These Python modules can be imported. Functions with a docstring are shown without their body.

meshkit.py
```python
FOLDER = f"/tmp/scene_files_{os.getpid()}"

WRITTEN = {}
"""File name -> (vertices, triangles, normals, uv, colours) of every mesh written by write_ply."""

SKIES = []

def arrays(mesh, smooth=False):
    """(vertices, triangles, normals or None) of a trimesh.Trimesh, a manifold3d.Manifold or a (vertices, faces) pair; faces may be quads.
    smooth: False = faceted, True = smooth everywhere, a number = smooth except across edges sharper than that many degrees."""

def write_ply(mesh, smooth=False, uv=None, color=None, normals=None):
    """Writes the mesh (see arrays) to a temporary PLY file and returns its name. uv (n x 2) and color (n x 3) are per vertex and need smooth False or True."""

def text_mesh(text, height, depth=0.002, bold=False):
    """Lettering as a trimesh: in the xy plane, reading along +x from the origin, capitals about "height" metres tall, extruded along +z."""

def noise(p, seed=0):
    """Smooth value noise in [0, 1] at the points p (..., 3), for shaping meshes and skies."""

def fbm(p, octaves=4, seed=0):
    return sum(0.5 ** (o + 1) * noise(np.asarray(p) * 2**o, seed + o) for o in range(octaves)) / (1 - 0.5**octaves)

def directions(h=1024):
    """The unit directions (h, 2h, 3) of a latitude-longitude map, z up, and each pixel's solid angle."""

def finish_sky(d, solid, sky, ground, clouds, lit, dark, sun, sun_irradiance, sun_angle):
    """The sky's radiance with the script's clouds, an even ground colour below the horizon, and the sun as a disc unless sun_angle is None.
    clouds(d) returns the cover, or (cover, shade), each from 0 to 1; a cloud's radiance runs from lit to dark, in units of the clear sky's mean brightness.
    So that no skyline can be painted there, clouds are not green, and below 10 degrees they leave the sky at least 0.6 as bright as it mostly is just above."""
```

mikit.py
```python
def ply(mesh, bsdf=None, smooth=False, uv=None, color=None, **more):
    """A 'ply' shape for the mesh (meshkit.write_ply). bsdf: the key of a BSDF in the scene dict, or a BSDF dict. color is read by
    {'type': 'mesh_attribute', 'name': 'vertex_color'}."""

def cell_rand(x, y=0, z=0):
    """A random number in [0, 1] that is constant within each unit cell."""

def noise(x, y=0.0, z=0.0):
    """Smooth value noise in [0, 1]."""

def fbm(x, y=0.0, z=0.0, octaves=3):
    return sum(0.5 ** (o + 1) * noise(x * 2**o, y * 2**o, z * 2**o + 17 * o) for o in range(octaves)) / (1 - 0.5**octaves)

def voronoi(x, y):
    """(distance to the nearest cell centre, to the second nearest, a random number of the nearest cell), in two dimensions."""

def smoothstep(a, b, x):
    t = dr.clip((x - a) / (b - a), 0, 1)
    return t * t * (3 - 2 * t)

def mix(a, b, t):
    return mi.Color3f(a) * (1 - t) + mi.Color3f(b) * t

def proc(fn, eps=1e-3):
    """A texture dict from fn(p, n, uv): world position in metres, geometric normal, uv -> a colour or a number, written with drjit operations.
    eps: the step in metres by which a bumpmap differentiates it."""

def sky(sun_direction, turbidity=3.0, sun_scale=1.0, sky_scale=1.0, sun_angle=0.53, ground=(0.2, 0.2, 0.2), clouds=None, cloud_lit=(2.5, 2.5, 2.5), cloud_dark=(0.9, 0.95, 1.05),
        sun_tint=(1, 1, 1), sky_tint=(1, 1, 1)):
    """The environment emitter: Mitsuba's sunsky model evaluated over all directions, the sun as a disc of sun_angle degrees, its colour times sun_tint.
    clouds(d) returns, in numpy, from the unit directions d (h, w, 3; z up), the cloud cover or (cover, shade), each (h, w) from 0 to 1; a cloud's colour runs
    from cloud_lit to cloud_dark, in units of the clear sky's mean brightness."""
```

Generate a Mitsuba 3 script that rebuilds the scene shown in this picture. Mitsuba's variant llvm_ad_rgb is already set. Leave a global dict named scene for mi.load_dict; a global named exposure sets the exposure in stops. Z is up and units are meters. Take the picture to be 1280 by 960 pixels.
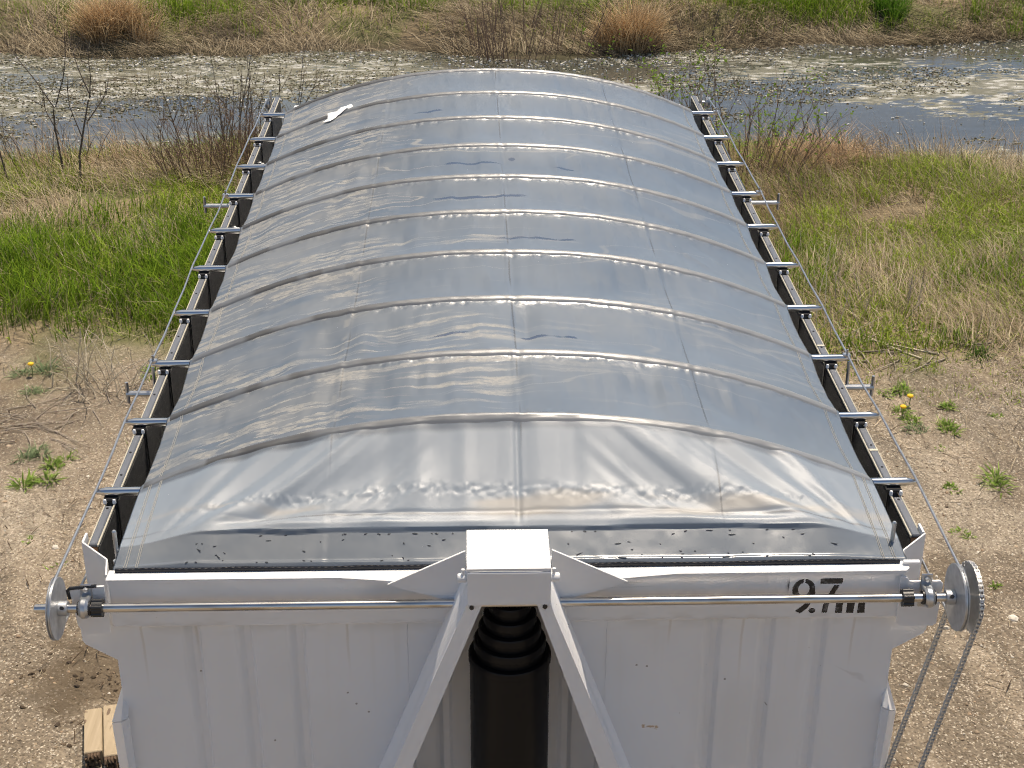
import math, random
import numpy as np, trimesh, drjit as dr, mitsuba as mi, mikit
import shapely.geometry as sg
from shapely import affinity
from shapely.ops import unary_union
from mikit import noise as dnoise, fbm as dfbm, voronoi, smoothstep as dstep, mix as dmix
import meshkit

T = mi.ScalarTransform4f
scene, labels = {}, {}
H = 2.4                                   # height of the tarp bows' level above the ground

# ------------------------------------------------------------------ camera, sky, exposure
_c = [-0.111, -3.976, 2.307 + H]
_r, _u, _f = [0.99953, -0.02811, 0.00389], [0.0090, 0.4416, 0.8972], [0.02694, 0.89680, -0.44166]
_r = np.array(_r); _f = np.array(_f); _f /= np.linalg.norm(_f)
_u = np.cross(_r, _f); _u /= np.linalg.norm(_u); _r = np.cross(_f, _u)
scene['camera'] = {'type': 'perspective', 'fov': 2 * math.degrees(math.atan(640 / 1879.3)), 'fov_axis': 'x', 'near_clip': 0.05, 'far_clip': 3000.0,
                   'to_world': T(np.array([[-_r[0], _u[0], _f[0], _c[0]], [-_r[1], _u[1], _f[1], _c[1]], [-_r[2], _u[2], _f[2], _c[2]], [0, 0, 0, 1.0]]))}


def clouds(d):
    q = d / np.maximum(d[..., 2:3], 0.08)
    n = meshkit.fbm(np.stack([q[..., 0] * 0.55 + 3.1, q[..., 1] * 0.55 + 7.7, d[..., 2] * 0.3], -1), 6, seed=5)
    cover = np.clip((n - 0.53) / 0.12, 0, 1)
    return cover, np.clip((n - 0.58) / 0.25, 0, 1)


SUN = np.array([0.15, 0.30, 0.94])
scene['sky'] = mikit.sky(SUN, turbidity=3, sky_scale=0.74, sun_tint=(0.97, 1.0, 1.05), sky_tint=(0.96, 1.0, 1.03), clouds=clouds, ground=(0.2, 0.18, 0.13))
exposure = 1.9

# ------------------------------------------------------------------ helpers
def numbered(key):
    if key not in scene and not any(k.startswith(key + '__') for k in scene):
        return key
    n = 1
    while f'{key}_{n:03d}' in scene or any(k.startswith(f'{key}_{n:03d}__') for k in scene):
        n += 1
    return f'{key}_{n:03d}'


def cat(*ms):
    ms = [m for g in ms for m in (g if isinstance(g, (list, tuple)) else [g])]
    return trimesh.util.concatenate(ms)


def hull(pts):
    return trimesh.Trimesh(np.asarray(pts, float)).convex_hull if False else trimesh.convex.convex_hull(np.asarray(pts, float))


def bx(x0, x1, y0, y1, z0, z1, b=0.0):
    if b <= 0:
        m = trimesh.creation.box(extents=[x1 - x0, y1 - y0, z1 - z0])
        m.apply_translation([(x0 + x1) / 2, (y0 + y1) / 2, (z0 + z1) / 2])
        return m
    p = []
    for sx, x in ((1, x0), (-1, x1)):
        for sy, y in ((1, y0), (-1, y1)):
            for sz, z in ((1, z0), (-1, z1)):
                p += [(x + sx * b, y + sy * b, z), (x + sx * b, y, z + sz * b), (x, y + sy * b, z + sz * b)]
    return hull(p)


def tube(path, radius, n=8, caps=True):
    path = np.asarray(path, float)
    r = np.broadcast_to(np.asarray(radius, float), (len(path),))
    t = np.gradient(path, axis=0)
    t /= np.maximum(np.linalg.norm(t, axis=1, keepdims=True), 1e-9)
    ref = np.array([0, 0, 1.0]) if abs(t[0, 2]) < 0.8 else np.array([1.0, 0, 0])
    V = []
    for i in range(len(path)):
        u = np.cross(t[i], ref); u /= max(np.linalg.norm(u), 1e-9)
        w = np.cross(u, t[i]); ref = w
        a = np.arange(n) * 2 * np.pi / n
        V.append(path[i] + r[i] * (np.cos(a)[:, None] * u + np.sin(a)[:, None] * w))
    V = np.vstack(V)
    F = []
    for i in range(len(path) - 1):
        for j in range(n):
            a, b = i * n + j, i * n + (j + 1) % n
            F += [[a, b, b + n], [a, b + n, a + n]]
    if caps:
        k = len(V); V = np.vstack([V, path[:1], path[-1:]]); e = (len(path) - 1) * n
        for j in range(n):
            F += [[k, (j + 1) % n, j], [k + 1, e + j, e + (j + 1) % n]]
    m = trimesh.Trimesh(V, np.array(F), process=False)
    return m


def prism(poly, axis, lo, hi):
    """poly: 2D polygon; axis 'y': (x,z) extruded along y; 'z': (x,y) along z; 'x': (y,z) along x."""
    if not hasattr(poly, 'exterior'):
        poly = sg.Polygon(poly)
    m = trimesh.creation.extrude_polygon(poly, hi - lo, engine='earcut')
    v = np.array(m.vertices); o = np.empty_like(v)
    if axis == 'y':
        o[:, 0], o[:, 2], o[:, 1] = v[:, 0], v[:, 1], lo + v[:, 2]
    elif axis == 'z':
        o[:, 0], o[:, 1], o[:, 2] = v[:, 0], v[:, 1], lo + v[:, 2]
    else:
        o[:, 1], o[:, 2], o[:, 0] = v[:, 0], v[:, 1], lo + v[:, 2]
    m = trimesh.Trimesh(o, m.faces, process=False)
    if axis == 'y':
        m.invert()
    return m


def lathe(profile, axis, centre, n=32):
    """profile: (radius, along) pairs revolved about the axis through centre."""
    p = np.asarray(profile, float); k = len(p)
    a = np.arange(n) * 2 * np.pi / n
    V = np.zeros((n, k, 3))
    u, w, ax = {'x': (1, 2, 0), 'y': (2, 0, 1), 'z': (0, 1, 2)}[axis]
    V[..., u] = np.cos(a)[:, None] * p[None, :, 0]; V[..., w] = np.sin(a)[:, None] * p[None, :, 0]; V[..., ax] = p[None, :, 1]
    V = V.reshape(-1, 3) + np.asarray(centre, float)
    F = []
    for i in range(n):
        for j in range(k - 1):
            a0, b0 = i * k + j, ((i + 1) % n) * k + j
            F += [[a0, b0, b0 + 1], [a0, b0 + 1, a0 + 1]]
    return trimesh.Trimesh(V, np.array(F), process=False)


def put(key, mesh, mat, smooth=30, lift=H, color=None):
    key = numbered(key)
    if lift:
        mesh = mesh.copy(); mesh.apply_translation([0, 0, lift])
    scene[key] = mikit.ply(mesh, mat, smooth=smooth, color=color)
    return key


def again(key, src, to_world):
    key = numbered(key)
    d = {k: v for k, v in scene[src].items() if k != 'to_world'}
    d['to_world'] = to_world
    scene[key] = d
    return key


def tag(key, label=None, category=None, group=None, kind=None):
    d = labels.setdefault(key, {})
    for k, v in (('label', label), ('category', category), ('group', group), ('kind', kind)):
        if v: d[k] = v
    return key


def rgb(*c):
    return {'type': 'rgb', 'value': list(c)}


def pr(color, rough=0.5, metallic=0.0, spec=0.5, bump=None, scale=1.0, **more):
    d = {'type': 'principled', 'base_color': rgb(*color) if isinstance(color, (tuple, list)) else color, 'roughness': rough, 'metallic': metallic, 'specular': spec, **more}
    if bump is not None:
        d = {'type': 'bumpmap', 'arbitrary': mikit.proc(bump, 1e-3), 'scale': scale, 'bsdf': d}
    return {'type': 'twosided', 'bsdf': d}


# ------------------------------------------------------------------ materials
def white_fn(p, n, uv):
    g = dfbm(p.x * 3, p.y * 3, p.z * 2.2, 3)
    streak = dfbm(p.x * 22, p.y * 4, p.z * 1.1, 2)
    speck = dnoise(p.x * 140, p.y * 140, p.z * 140)
    c = dmix((0.70, 0.70, 0.70), (0.645, 0.635, 0.615), dstep(0.45, 0.75, g) * 0.6 + dstep(0.55, 0.8, streak) * 0.12)
    return dmix(c, (0.25, 0.21, 0.17), dstep(0.97, 0.985, speck) * dstep(0.5, 0.7, dnoise(p.x * 9, p.y * 9, p.z * 9)))


def wall_fn(p, n, uv):
    c = white_fn(p, n, uv)
    d = dr.sqrt(dr.square((p.x - 0.409) / 0.02) + dr.square((p.z - (H - 0.57)) / 0.006))
    a = dr.sqrt(dr.square((p.x - 0.388) / 0.007) + dr.square((p.z - (H - 0.568)) / 0.008))
    b = dr.sqrt(dr.square((p.x - 0.428) / 0.006) + dr.square((p.z - (H - 0.572)) / 0.009))
    wob = dnoise(p.x * 220, 0, p.z * 220)
    m = dr.maximum(dr.maximum(1.2 - d, 1.25 - a), 1.3 - b) + (wob - 0.5) * 0.9
    c = dmix(c, (0.42, 0.25, 0.09), dstep(0.15, 1.0, m) * 0.75)
    for x, z in ((-0.478, -0.43), (-0.42, -0.5), (-0.455, -0.47), (-0.9, -0.36), (0.36, -0.345), (0.39, -0.35), (0.62, -0.4), (-0.7, -0.6), (0.75, -0.5)):
        c = dmix(c, (0.2, 0.17, 0.14), dstep(0.0045, 0.002, dr.sqrt(dr.square(p.x - x) + dr.square(p.z - H - z))) * 0.8)
    for x, z0, l in ((-0.9, -0.19, 0.16), (-0.47, -0.18, 0.22), (0.45, -0.18, 0.12), (0.66, -0.18, 0.3), (-1.05, -0.19, 0.25), (0.98, -0.2, 0.2)):
        w = dr.abs(p.x - x + 0.006 * (dnoise(p.z * 14, x, 0) - 0.5)) / 0.006
        c = dmix(c, (0.47, 0.38, 0.27), dstep(1.0, 0.2, w) * dstep(-l, 0.0, p.z - H - z0) * 0.35)
    c = dmix(c, (0.42, 0.39, 0.34), dstep(-0.235, -0.176, p.z - H) * dstep(0.35, 0.7, dfbm(p.x * 14, 1.0, p.z * 25, 3)) * 0.3)
    sc = dstep(0.014, 0.004, dr.abs(dnoise(p.x * 5, 2.0, p.z * 7) - 0.5)) * dstep(0.78, 0.85, dnoise(p.x * 3, 8.0, p.z * 3))
    c = dmix(c, (0.38, 0.36, 0.33), sc * 0.5)
    run = dstep(0.62, 0.85, dfbm(p.x * 30, 3.0, p.z * 1.3, 3)) * dstep(-0.75, -0.2, p.z - H)
    return dmix(c, (0.55, 0.51, 0.44), run * 0.15)


def rail_fn(p, n, uv):
    c = white_fn(p, n, uv)
    e = dstep(0.001, -0.001, p.x - 0.776) * dr.exp(-dr.square((p.x - 0.777) / 0.007)) * dr.exp(-dr.square((p.z - (H - 0.062)) / 0.017))
    scratch = dstep(0.7, 0.75, dnoise(p.x * 9, 5.0, p.z * 300)) * dstep(0.8, 0.86, dnoise(p.x * 3.1, 1.0, p.z * 20))
    c = dmix(c, (0.5, 0.49, 0.47), scratch * 0.6)
    c = dmix(c, (0.45, 0.41, 0.35), dstep(-0.135, -0.176, p.z - H) * dstep(0.4, 0.75, dfbm(p.x * 17, 1.0, p.z * 40, 3)) * 0.4)
    return dmix(c, (0.035, 0.035, 0.038), dr.minimum(e * 1.15, 0.93))


scene['mat_white'] = pr(mikit.proc(white_fn), 0.32, spec=0.5, clearcoat=0.3, clearcoat_gloss=0.85)
scene['mat_wall'] = pr(mikit.proc(wall_fn), 0.36, spec=0.5, clearcoat=0.2, clearcoat_gloss=0.8)
scene['mat_rail'] = pr(mikit.proc(rail_fn), 0.32, spec=0.5, clearcoat=0.3, clearcoat_gloss=0.85)


def galv_fn(p, n, uv):
    return dmix((0.62, 0.63, 0.64), (0.42, 0.43, 0.44), dfbm(p.x * 60, p.y * 60, p.z * 60, 3))


scene['mat_steel'] = pr(mikit.proc(galv_fn), 0.34, 0.9)


def shaft_fn(p, n, uv):
    return dmix((0.66, 0.64, 0.61), (0.46, 0.42, 0.37), dstep(0.4, 0.8, dfbm(p.x * 14, p.y * 90, p.z * 90, 3)))


scene['mat_shaft'] = pr(mikit.proc(shaft_fn), 0.24, 1.0)
scene['mat_bow'] = pr((0.68, 0.69, 0.70), 0.2, 1.0)
scene['mat_zinc'] = pr(mikit.proc(galv_fn), 0.42, 0.75)
scene['mat_chain'] = pr((0.58, 0.57, 0.54), 0.45, 0.75)
scene['mat_black'] = pr((0.018, 0.018, 0.019), 0.4)
scene['mat_cylinder'] = pr((0.006, 0.006, 0.007), 0.38, spec=0.22)


def board_fn(p, n, uv):
    g = dfbm(p.x * 3, p.y * 55, p.z * 55, 3)
    v = dnoise(p.x * 400, p.y * 260, p.z * 260)
    return dmix(dmix((0.02, 0.021, 0.023), (0.05, 0.05, 0.05), g), (0.10, 0.10, 0.10), dstep(0.72, 0.95, v) * 0.6)


scene['mat_board'] = pr(mikit.proc(board_fn), 0.6)
scene['mat_ply_edge'] = pr((0.50, 0.47, 0.38), 0.7)


def rubber_fn(p, n, uv):
    return dmix((0.095, 0.105, 0.125), (0.15, 0.16, 0.18), dfbm(p.x * 40, p.y * 9, p.z * 9, 3))


scene['mat_rubber'] = pr(mikit.proc(rubber_fn), 0.42)


def rust_wood_fn(p, n, uv):
    return dmix((0.2, 0.1, 0.05), (0.32, 0.18, 0.09), dfbm(p.x * 120, p.y * 20, p.z * 120, 3))


scene['mat_rust_wood'] = pr(mikit.proc(rust_wood_fn), 0.8)


def dust(p):
    x, y = p.x, p.y
    warp = 0.5 * dnoise(x * 1.7, y * 2.3, 4.0) + 0.22 * dnoise(x * 5.0, y * 4.0, 9.0)
    yy = y + warp * 0.15 - 0.05 * x + 0.012 * dnoise(x * 16, y * 20, 2.0)
    left = dstep(-0.36, -0.60, x)
    right = dstep(-0.05, 0.10, x)
    zone = dfbm(x * 0.9, yy * 3.2, 2.0, 2)
    fine = dfbm(x * 4.0, yy * 42, 1.0, 5)
    blot = dfbm(x * 12.0, yy * 58, 5.0, 5)
    grit = 0.55 + 0.45 * dstep(0.3, 0.7, dfbm(x * 90, y * 140, 3.0, 2))
    thr = 0.585 + 0.055 * right - 0.03 * left
    m = dstep(thr, thr + 0.16, 0.6 * fine + 0.4 * zone) * (0.9 - 0.6 * right) * dstep(0.36, 0.55, zone + 0.6 * left)
    m2 = dstep(0.48, 0.60, blot) * left * dstep(0.33, 0.55, dfbm(x * 2.0, yy * 5.0, 8.0, 2)) * 0.9
    haze = left * 0.2 * dstep(0.3, 0.65, dfbm(x * 3.0, yy * 14.0, 6.0, 3))
    lines = dstep(0.010, 0.002, dr.abs(dfbm(x * 1.2, yy * 6.5, 3.3, 2) - 0.5)) * dstep(0.5, 0.7, dnoise(x * 1.8, yy * 4.0, 7.0)) * (0.6 - 0.35 * right)
    seam = dstep(0.018, 0.002, dr.abs(x + 0.542)) * dstep(0.5, 0.8, dnoise(x * 20, y * 42, 1.0)) * 0.45
    return dr.clip(dr.maximum(dr.maximum(dr.maximum(m, m2) * grit, haze), dr.maximum(lines, seam)), 0, 1) * dstep(-0.03, 0.06, y)


SEAM_X = (-0.535, 0.025, 0.6)


def tarp_fn(p, n, uv):
    g = dfbm(p.x * 2.5, p.y * 2.5, 0.0, 3)
    c = dmix((0.092, 0.116, 0.148), (0.145, 0.17, 0.20), g)
    c = c * (0.78 + 0.22 * dstep(-0.7, 0.1, p.x))  # left side darkened in the colour, as it faces away from the sun
    hip_glare = dstep(-0.03, -0.05, p.y) * dstep(-0.325, -0.315, p.y)
    c = dmix(c, (0.20, 0.235, 0.275), hip_glare * 0.9)  # front slope painted lighter, standing in for sun glare on the same cloth
    c = dmix(c, (0.135, 0.15, 0.168), dstep(-0.318, -0.328, p.y) * 0.6)  # flap is the same cloth; its tone imitates how the light falls there
    film = dstep(0.35, 0.75, dfbm(p.x * 6, p.y * 9, 2.0, 3)) * (0.04 + 0.14 * dstep(-0.3, -0.7, p.x))
    c = dmix(c, (0.24, 0.235, 0.22), film)
    # broken dark line in the groove along the front hem
    hem = dr.exp(-dr.square((p.y + 0.274 + 0.012 * dnoise(p.x * 3, 0, 0)) / 0.004)) * dstep(0.35, 0.6, dnoise(p.x * 2.2, 3.0, 0)) * dstep(0.03, -0.02, p.y)
    c = dmix(c, (0.05, 0.047, 0.043), hem * 0.55)
    stain = dstep(0.5, 0.8, dfbm(p.x * 3, p.y * 16, 6.0, 3)) * dstep(-0.17, -0.24, p.y) * dstep(-0.31, -0.27, p.y)
    c = dmix(c, (0.34, 0.30, 0.24), stain * 0.6)
    for sx in SEAM_X:
        wob = 0.004 * (dnoise(p.y * 6, sx, 0) - 0.5)
        c = dmix(c, (0.055, 0.057, 0.06), dstep(0.0045, 0.001, dr.abs(p.x - sx - wob - 0.009)) * dstep(0.25, 0.6, dnoise(p.y * 5, sx * 7, 2.0)) * 0.65)
    for cx, cy, wx, wy in ((0.13, 0.62, 0.09, 0.01), (-0.17, 0.64, 0.05, 0.008), (0.15, 1.55, 0.16, 0.009), (-0.05, 2.03, 0.2, 0.012), (-0.12, 2.47, 0.12, 0.012), (0.08, 2.55, 0.014, 0.02), (0.3, 2.43, 0.05, 0.012), (-0.3, 3.36, 0.07, 0.012)):
        w = dnoise(p.x * 26, p.y * 60, cx * 31)
        wx, wy = wx * 1.25, wy * 1.5
        e = dr.square((p.x - cx) / wx) + dr.square((p.y - cy + 0.02 * (dnoise(p.x * 9, 0, cy) - 0.5)) / wy)
        c = dmix(c, (0.03, 0.05, 0.095), dstep(0.9, 0.5, e + (w - 0.5) * 1.5) * 0.85)  # puddle marks: blue sky reflection painted into the cloth colour
    return dmix(c, (0.30, 0.283, 0.245), dust(p) * 0.72)


def tarp_rough(p, n, uv):
    r = 0.27 + 0.17 * dfbm(p.x * 7, p.y * 7, 1.0, 3) + 0.17 * dstep(0.0, -0.03, p.y) - 0.30 * dstep(-0.315, -0.33, p.y)
    return r + (0.75 - r) * dust(p) * 0.8


def tarp_bump(p, n, uv):
    return (dfbm(p.x * 38, p.y * 26, p.z * 10, 3) - 0.5) * 0.0018 * (0.12 + 0.88 * dstep(-0.02, 0.03, p.y)) + (dnoise(p.x * 170, p.y * 170, 0) - 0.5) * 0.0004 * dstep(-0.02, 0.03, p.y)


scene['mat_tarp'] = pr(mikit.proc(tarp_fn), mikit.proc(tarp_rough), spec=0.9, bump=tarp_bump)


def pocket_fn(p, n, uv):
    g = dfbm(p.x * 7, p.y * 40, p.z * 7, 3)
    c = dmix(dmix((0.10, 0.108, 0.12), (0.17, 0.175, 0.18), g), (0.22, 0.23, 0.24), dstep(-0.45, 0.15, p.x) * 0.7)
    dark = dstep(-0.25, -0.8, p.x) * dstep(0.42, 0.56, dfbm(p.x * 8, p.y * 3, 4.0, 2))
    return dmix(c, (0.055, 0.052, 0.048), dark * 0.75)


scene['mat_pocket'] = pr(mikit.proc(pocket_fn), 0.38, spec=0.7)
scene['mat_thread'] = pr((0.33, 0.32, 0.29), 0.8)
scene['mat_strip'] = pr((0.012, 0.012, 0.016), 0.5)
scene['mat_bead'] = pr((0.05, 0.055, 0.06), 0.04, spec=0.6)
scene['mat_paper'] = pr((0.85, 0.85, 0.84), 0.7)


def ink_fn(p, n, uv):
    w = dfbm(p.x * 90, 1.0, p.z * 90, 3)
    return dmix((0.02, 0.018, 0.018), (0.14, 0.135, 0.13), dstep(0.5, 0.8, w))


scene['mat_ink'] = pr(mikit.proc(ink_fn), 0.6)


def timber_fn(p, n, uv):
    ring = dfbm(p.x * 90, p.y * 4, p.z * 90, 3)
    c = dmix((0.42, 0.34, 0.23), (0.32, 0.25, 0.16), ring)
    return dmix(c, (0.16, 0.11, 0.07), dstep(0.72, 0.8, dfbm(p.x * 30, p.y * 14, p.z * 30, 2)))


scene['mat_timber'] = pr(mikit.proc(timber_fn), 0.8)
scene['mat_end_grain'] = pr((0.10, 0.065, 0.04), 0.9)

XN = np.array([-40, -9, -6, -4.97, -3.4, -2, 0, 3.03, 4.6, 5.7, 8, 12, 40.0]); YN = np.array([10.6, 10.8, 10.95, 11.1, 11.4, 11.7, 11.8, 11.45, 10.95, 10.7, 10.85, 10.8, 10.6])
XF = np.array([-40, -9, -6.2, -4.6, -1, 1.0, 4, 7.4, 11, 40.0]); YF = np.array([16, 15.7, 15.75, 15.5, 15.75, 15.4, 15.9, 16.35, 16.2, 16.0])
WATER = -0.12


def shore(x):
    w = 0.25 * (meshkit.noise(np.stack([x * 1.3, x * 0, x * 0], -1), 3) - 0.5)
    return np.interp(x, XN, YN) + w, np.interp(x, XF, YF) + 1.2 * w


def ground_z(x, y):
    x = np.asarray(x, float); y = np.asarray(y, float)
    P = np.stack([x, y, 0 * x], -1)
    n, f = shore(x)
    inside = np.minimum(y - n, f - y)                     # > 0 over the pond
    grass = np.clip((y - 6.0) / 1.5, 0, 1)
    bump = (meshkit.fbm(P * 1.1, 3, 11) - 0.5) * (0.03 + 0.14 * grass) + (meshkit.fbm(P * 5.0, 3, 12) - 0.5) * (0.025 + 0.05 * grass)
    bank = np.where(y > f, 0.16 + 0.22 * np.clip((y - f) / 9, 0, 1), 0)
    s = np.clip(-inside / 0.9, 0, 1); s = s * s * (3 - 2 * s)
    z = (bump + bank + 0.02) * s + (1 - s) * (WATER + 0.01 + 0.03 * (meshkit.fbm(P * 3.0, 3, 14) - 0.5))
    z = np.where(inside > 0, WATER + 0.01 - 0.5 * np.clip(inside / 0.8, 0, 1) + 0.05 * (meshkit.fbm(P * 3.0, 3, 14) - 0.5) * np.clip(1 - inside, 0, 1), z)
    return z


GE = dict(dn=None)


def dirt(p):
    x, y = p.x, p.y
    big = dfbm(x * 0.55, y * 0.55, 1.0, 3)
    c = dmix((0.255, 0.208, 0.152), (0.165, 0.132, 0.095), dstep(0.35, 0.62, big))
    c = dmix(c, (0.30, 0.255, 0.195), dstep(0.5, 0.75, dfbm(x * 1.7, y * 1.7, 5.0, 3)) * 0.7)
    d1, _, r1 = voronoi(x * 105, y * 105)
    d2, _, r2 = voronoi(x * 38 + 9, y * 38)
    c = c * (0.68 + 0.64 * r1) * (0.8 + 0.4 * dfbm(x * 6, y * 6, 4.0, 3))
    rut = dstep(0.46, 0.60, dfbm(x * 2.6 + y * 0.5, y * 0.45, 6.0, 3))
    c = dmix(c, c * 0.72, rut)
    c = dmix(c, (0.50, 0.45, 0.37), dstep(0.84, 0.9, r1) * dstep(0.5, 0.3, d1) * 0.8)
    c = dmix(c, (0.09, 0.07, 0.05), dstep(0.12, 0.07, r1) * dstep(0.55, 0.3, d1) * 0.75)
    c = dmix(c, (0.48, 0.43, 0.35), dstep(0.93, 0.96, r2) * dstep(0.33, 0.22, d2) * 0.8)
    return dmix(c, (0.13, 0.095, 0.06), dstep(0.1, 0.04, r2) * dstep(0.4, 0.25, d2) * 0.7)


def ground_fn(p, n, uv):
    x, y = p.x, p.y
    c = dirt(p)
    edge = 6.2 - 0.45 * dstep(0.0, 3.0, x) + 1.9 * (dfbm(x * 0.9, y * 0.9, 3.0, 3) - 0.5)
    g = dstep(-0.7, 0.6, y - edge + 0.7 * (dfbm(x * 5, y * 5, 2.0, 3) - 0.5))
    th = dmix((0.15, 0.12, 0.07), (0.26, 0.20, 0.125), dfbm(x * 9, y * 22, 2.0, 3))
    th = dmix(th, (0.085, 0.11, 0.03), dstep(0.45, 0.65, dfbm(x * 1.6, y * 1.6, 8.0, 3)) * 0.6)
    c = dmix(c, th, g)
    mud = dstep(0.02, -0.1, p.z)
    c = dmix(c, (0.055, 0.045, 0.03), mud * g * 0.75)
    # dark damp soil turned up beside the timber
    w = dr.sqrt(dr.square((x + 1.98) / 0.42) + dr.square((y - 2.3) / 0.5)) + 0.9 * (dfbm(x * 7, y * 7, 1.0, 3) - 0.5)
    return dmix(c, (0.10, 0.075, 0.048), dstep(1.0, 0.5, w) * 0.8)


def ground_bump(p, n, uv):
    d1, _, r1 = voronoi(p.x * 55, p.y * 55)
    return r1 * dstep(0.6, 0.2, d1) * 0.006 + dfbm(p.x * 14, p.y * 14, 0.0, 3) * 0.02


scene['mat_ground'] = pr(mikit.proc(ground_fn), 0.9, spec=0.2, bump=ground_bump)


def scum(p):
    x, y = p.x, p.y
    base = dfbm(x * 0.55, y * 1.5, 2.0, 4) + 0.09 * dstep(1.0, -2.5, x) - 0.14 * dstep(0.0, 2.5, x) * dstep(12.6, 11.4, y) + 0.05 * dstep(14.0, 15.5, y)
    fine = dfbm(x * 9 + 2 * dnoise(x * 3, y * 3, 0), y * 20, 6.0, 4)
    bits = dfbm(x * 34, y * 60, 3.0, 2)
    return dstep(0.575, 0.675, base + 0.55 * (fine - 0.5) + 0.22 * (bits - 0.5)) * 0.9


def water_fn(p, n, uv):
    c = dmix((0.045, 0.048, 0.042), (0.085, 0.08, 0.062), dfbm(p.x * 0.8, p.y * 1.6, 2.0, 3))
    c = dmix(c, (0.11, 0.11, 0.085), dstep(0.5, -2.5, p.x) * dstep(0.35, 0.6, dfbm(p.x * 0.9, p.y * 2.0, 5.0, 3)) * 0.8)
    t = dfbm(p.x * 7, p.y * 15, 9.0, 4)
    f = dmix(dmix((0.07, 0.066, 0.03), (0.16, 0.153, 0.11), dstep(0.38, 0.56, t)), (0.34, 0.335, 0.30), dstep(0.58, 0.7, t))
    return dmix(c, f, scum(p))


def water_rough(p, n, uv):
    return 0.05 + 0.6 * scum(p)


def water_bump(p, n, uv):
    return (dfbm(p.x * 5, p.y * 9, 0.0, 3) - 0.5) * 0.003


scene['mat_water'] = pr(mikit.proc(water_fn), mikit.proc(water_rough), spec=1.0, bump=water_bump)
VC = {'type': 'mesh_attribute', 'name': 'vertex_color'}
scene['mat_blade'] = {'type': 'principledthin', 'base_color': VC, 'roughness': 0.5, 'diff_trans': 0.55, 'spec_trans': 0.0, 'eta': 1.35}
scene['mat_straw'] = {'type': 'principledthin', 'base_color': VC, 'roughness': 0.55, 'diff_trans': 0.35, 'spec_trans': 0.0, 'eta': 1.4}
scene['mat_solid'] = pr(VC, 0.85, spec=0.2)
scene['mat_scum'] = pr(VC, 0.5, spec=0.5)


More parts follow.
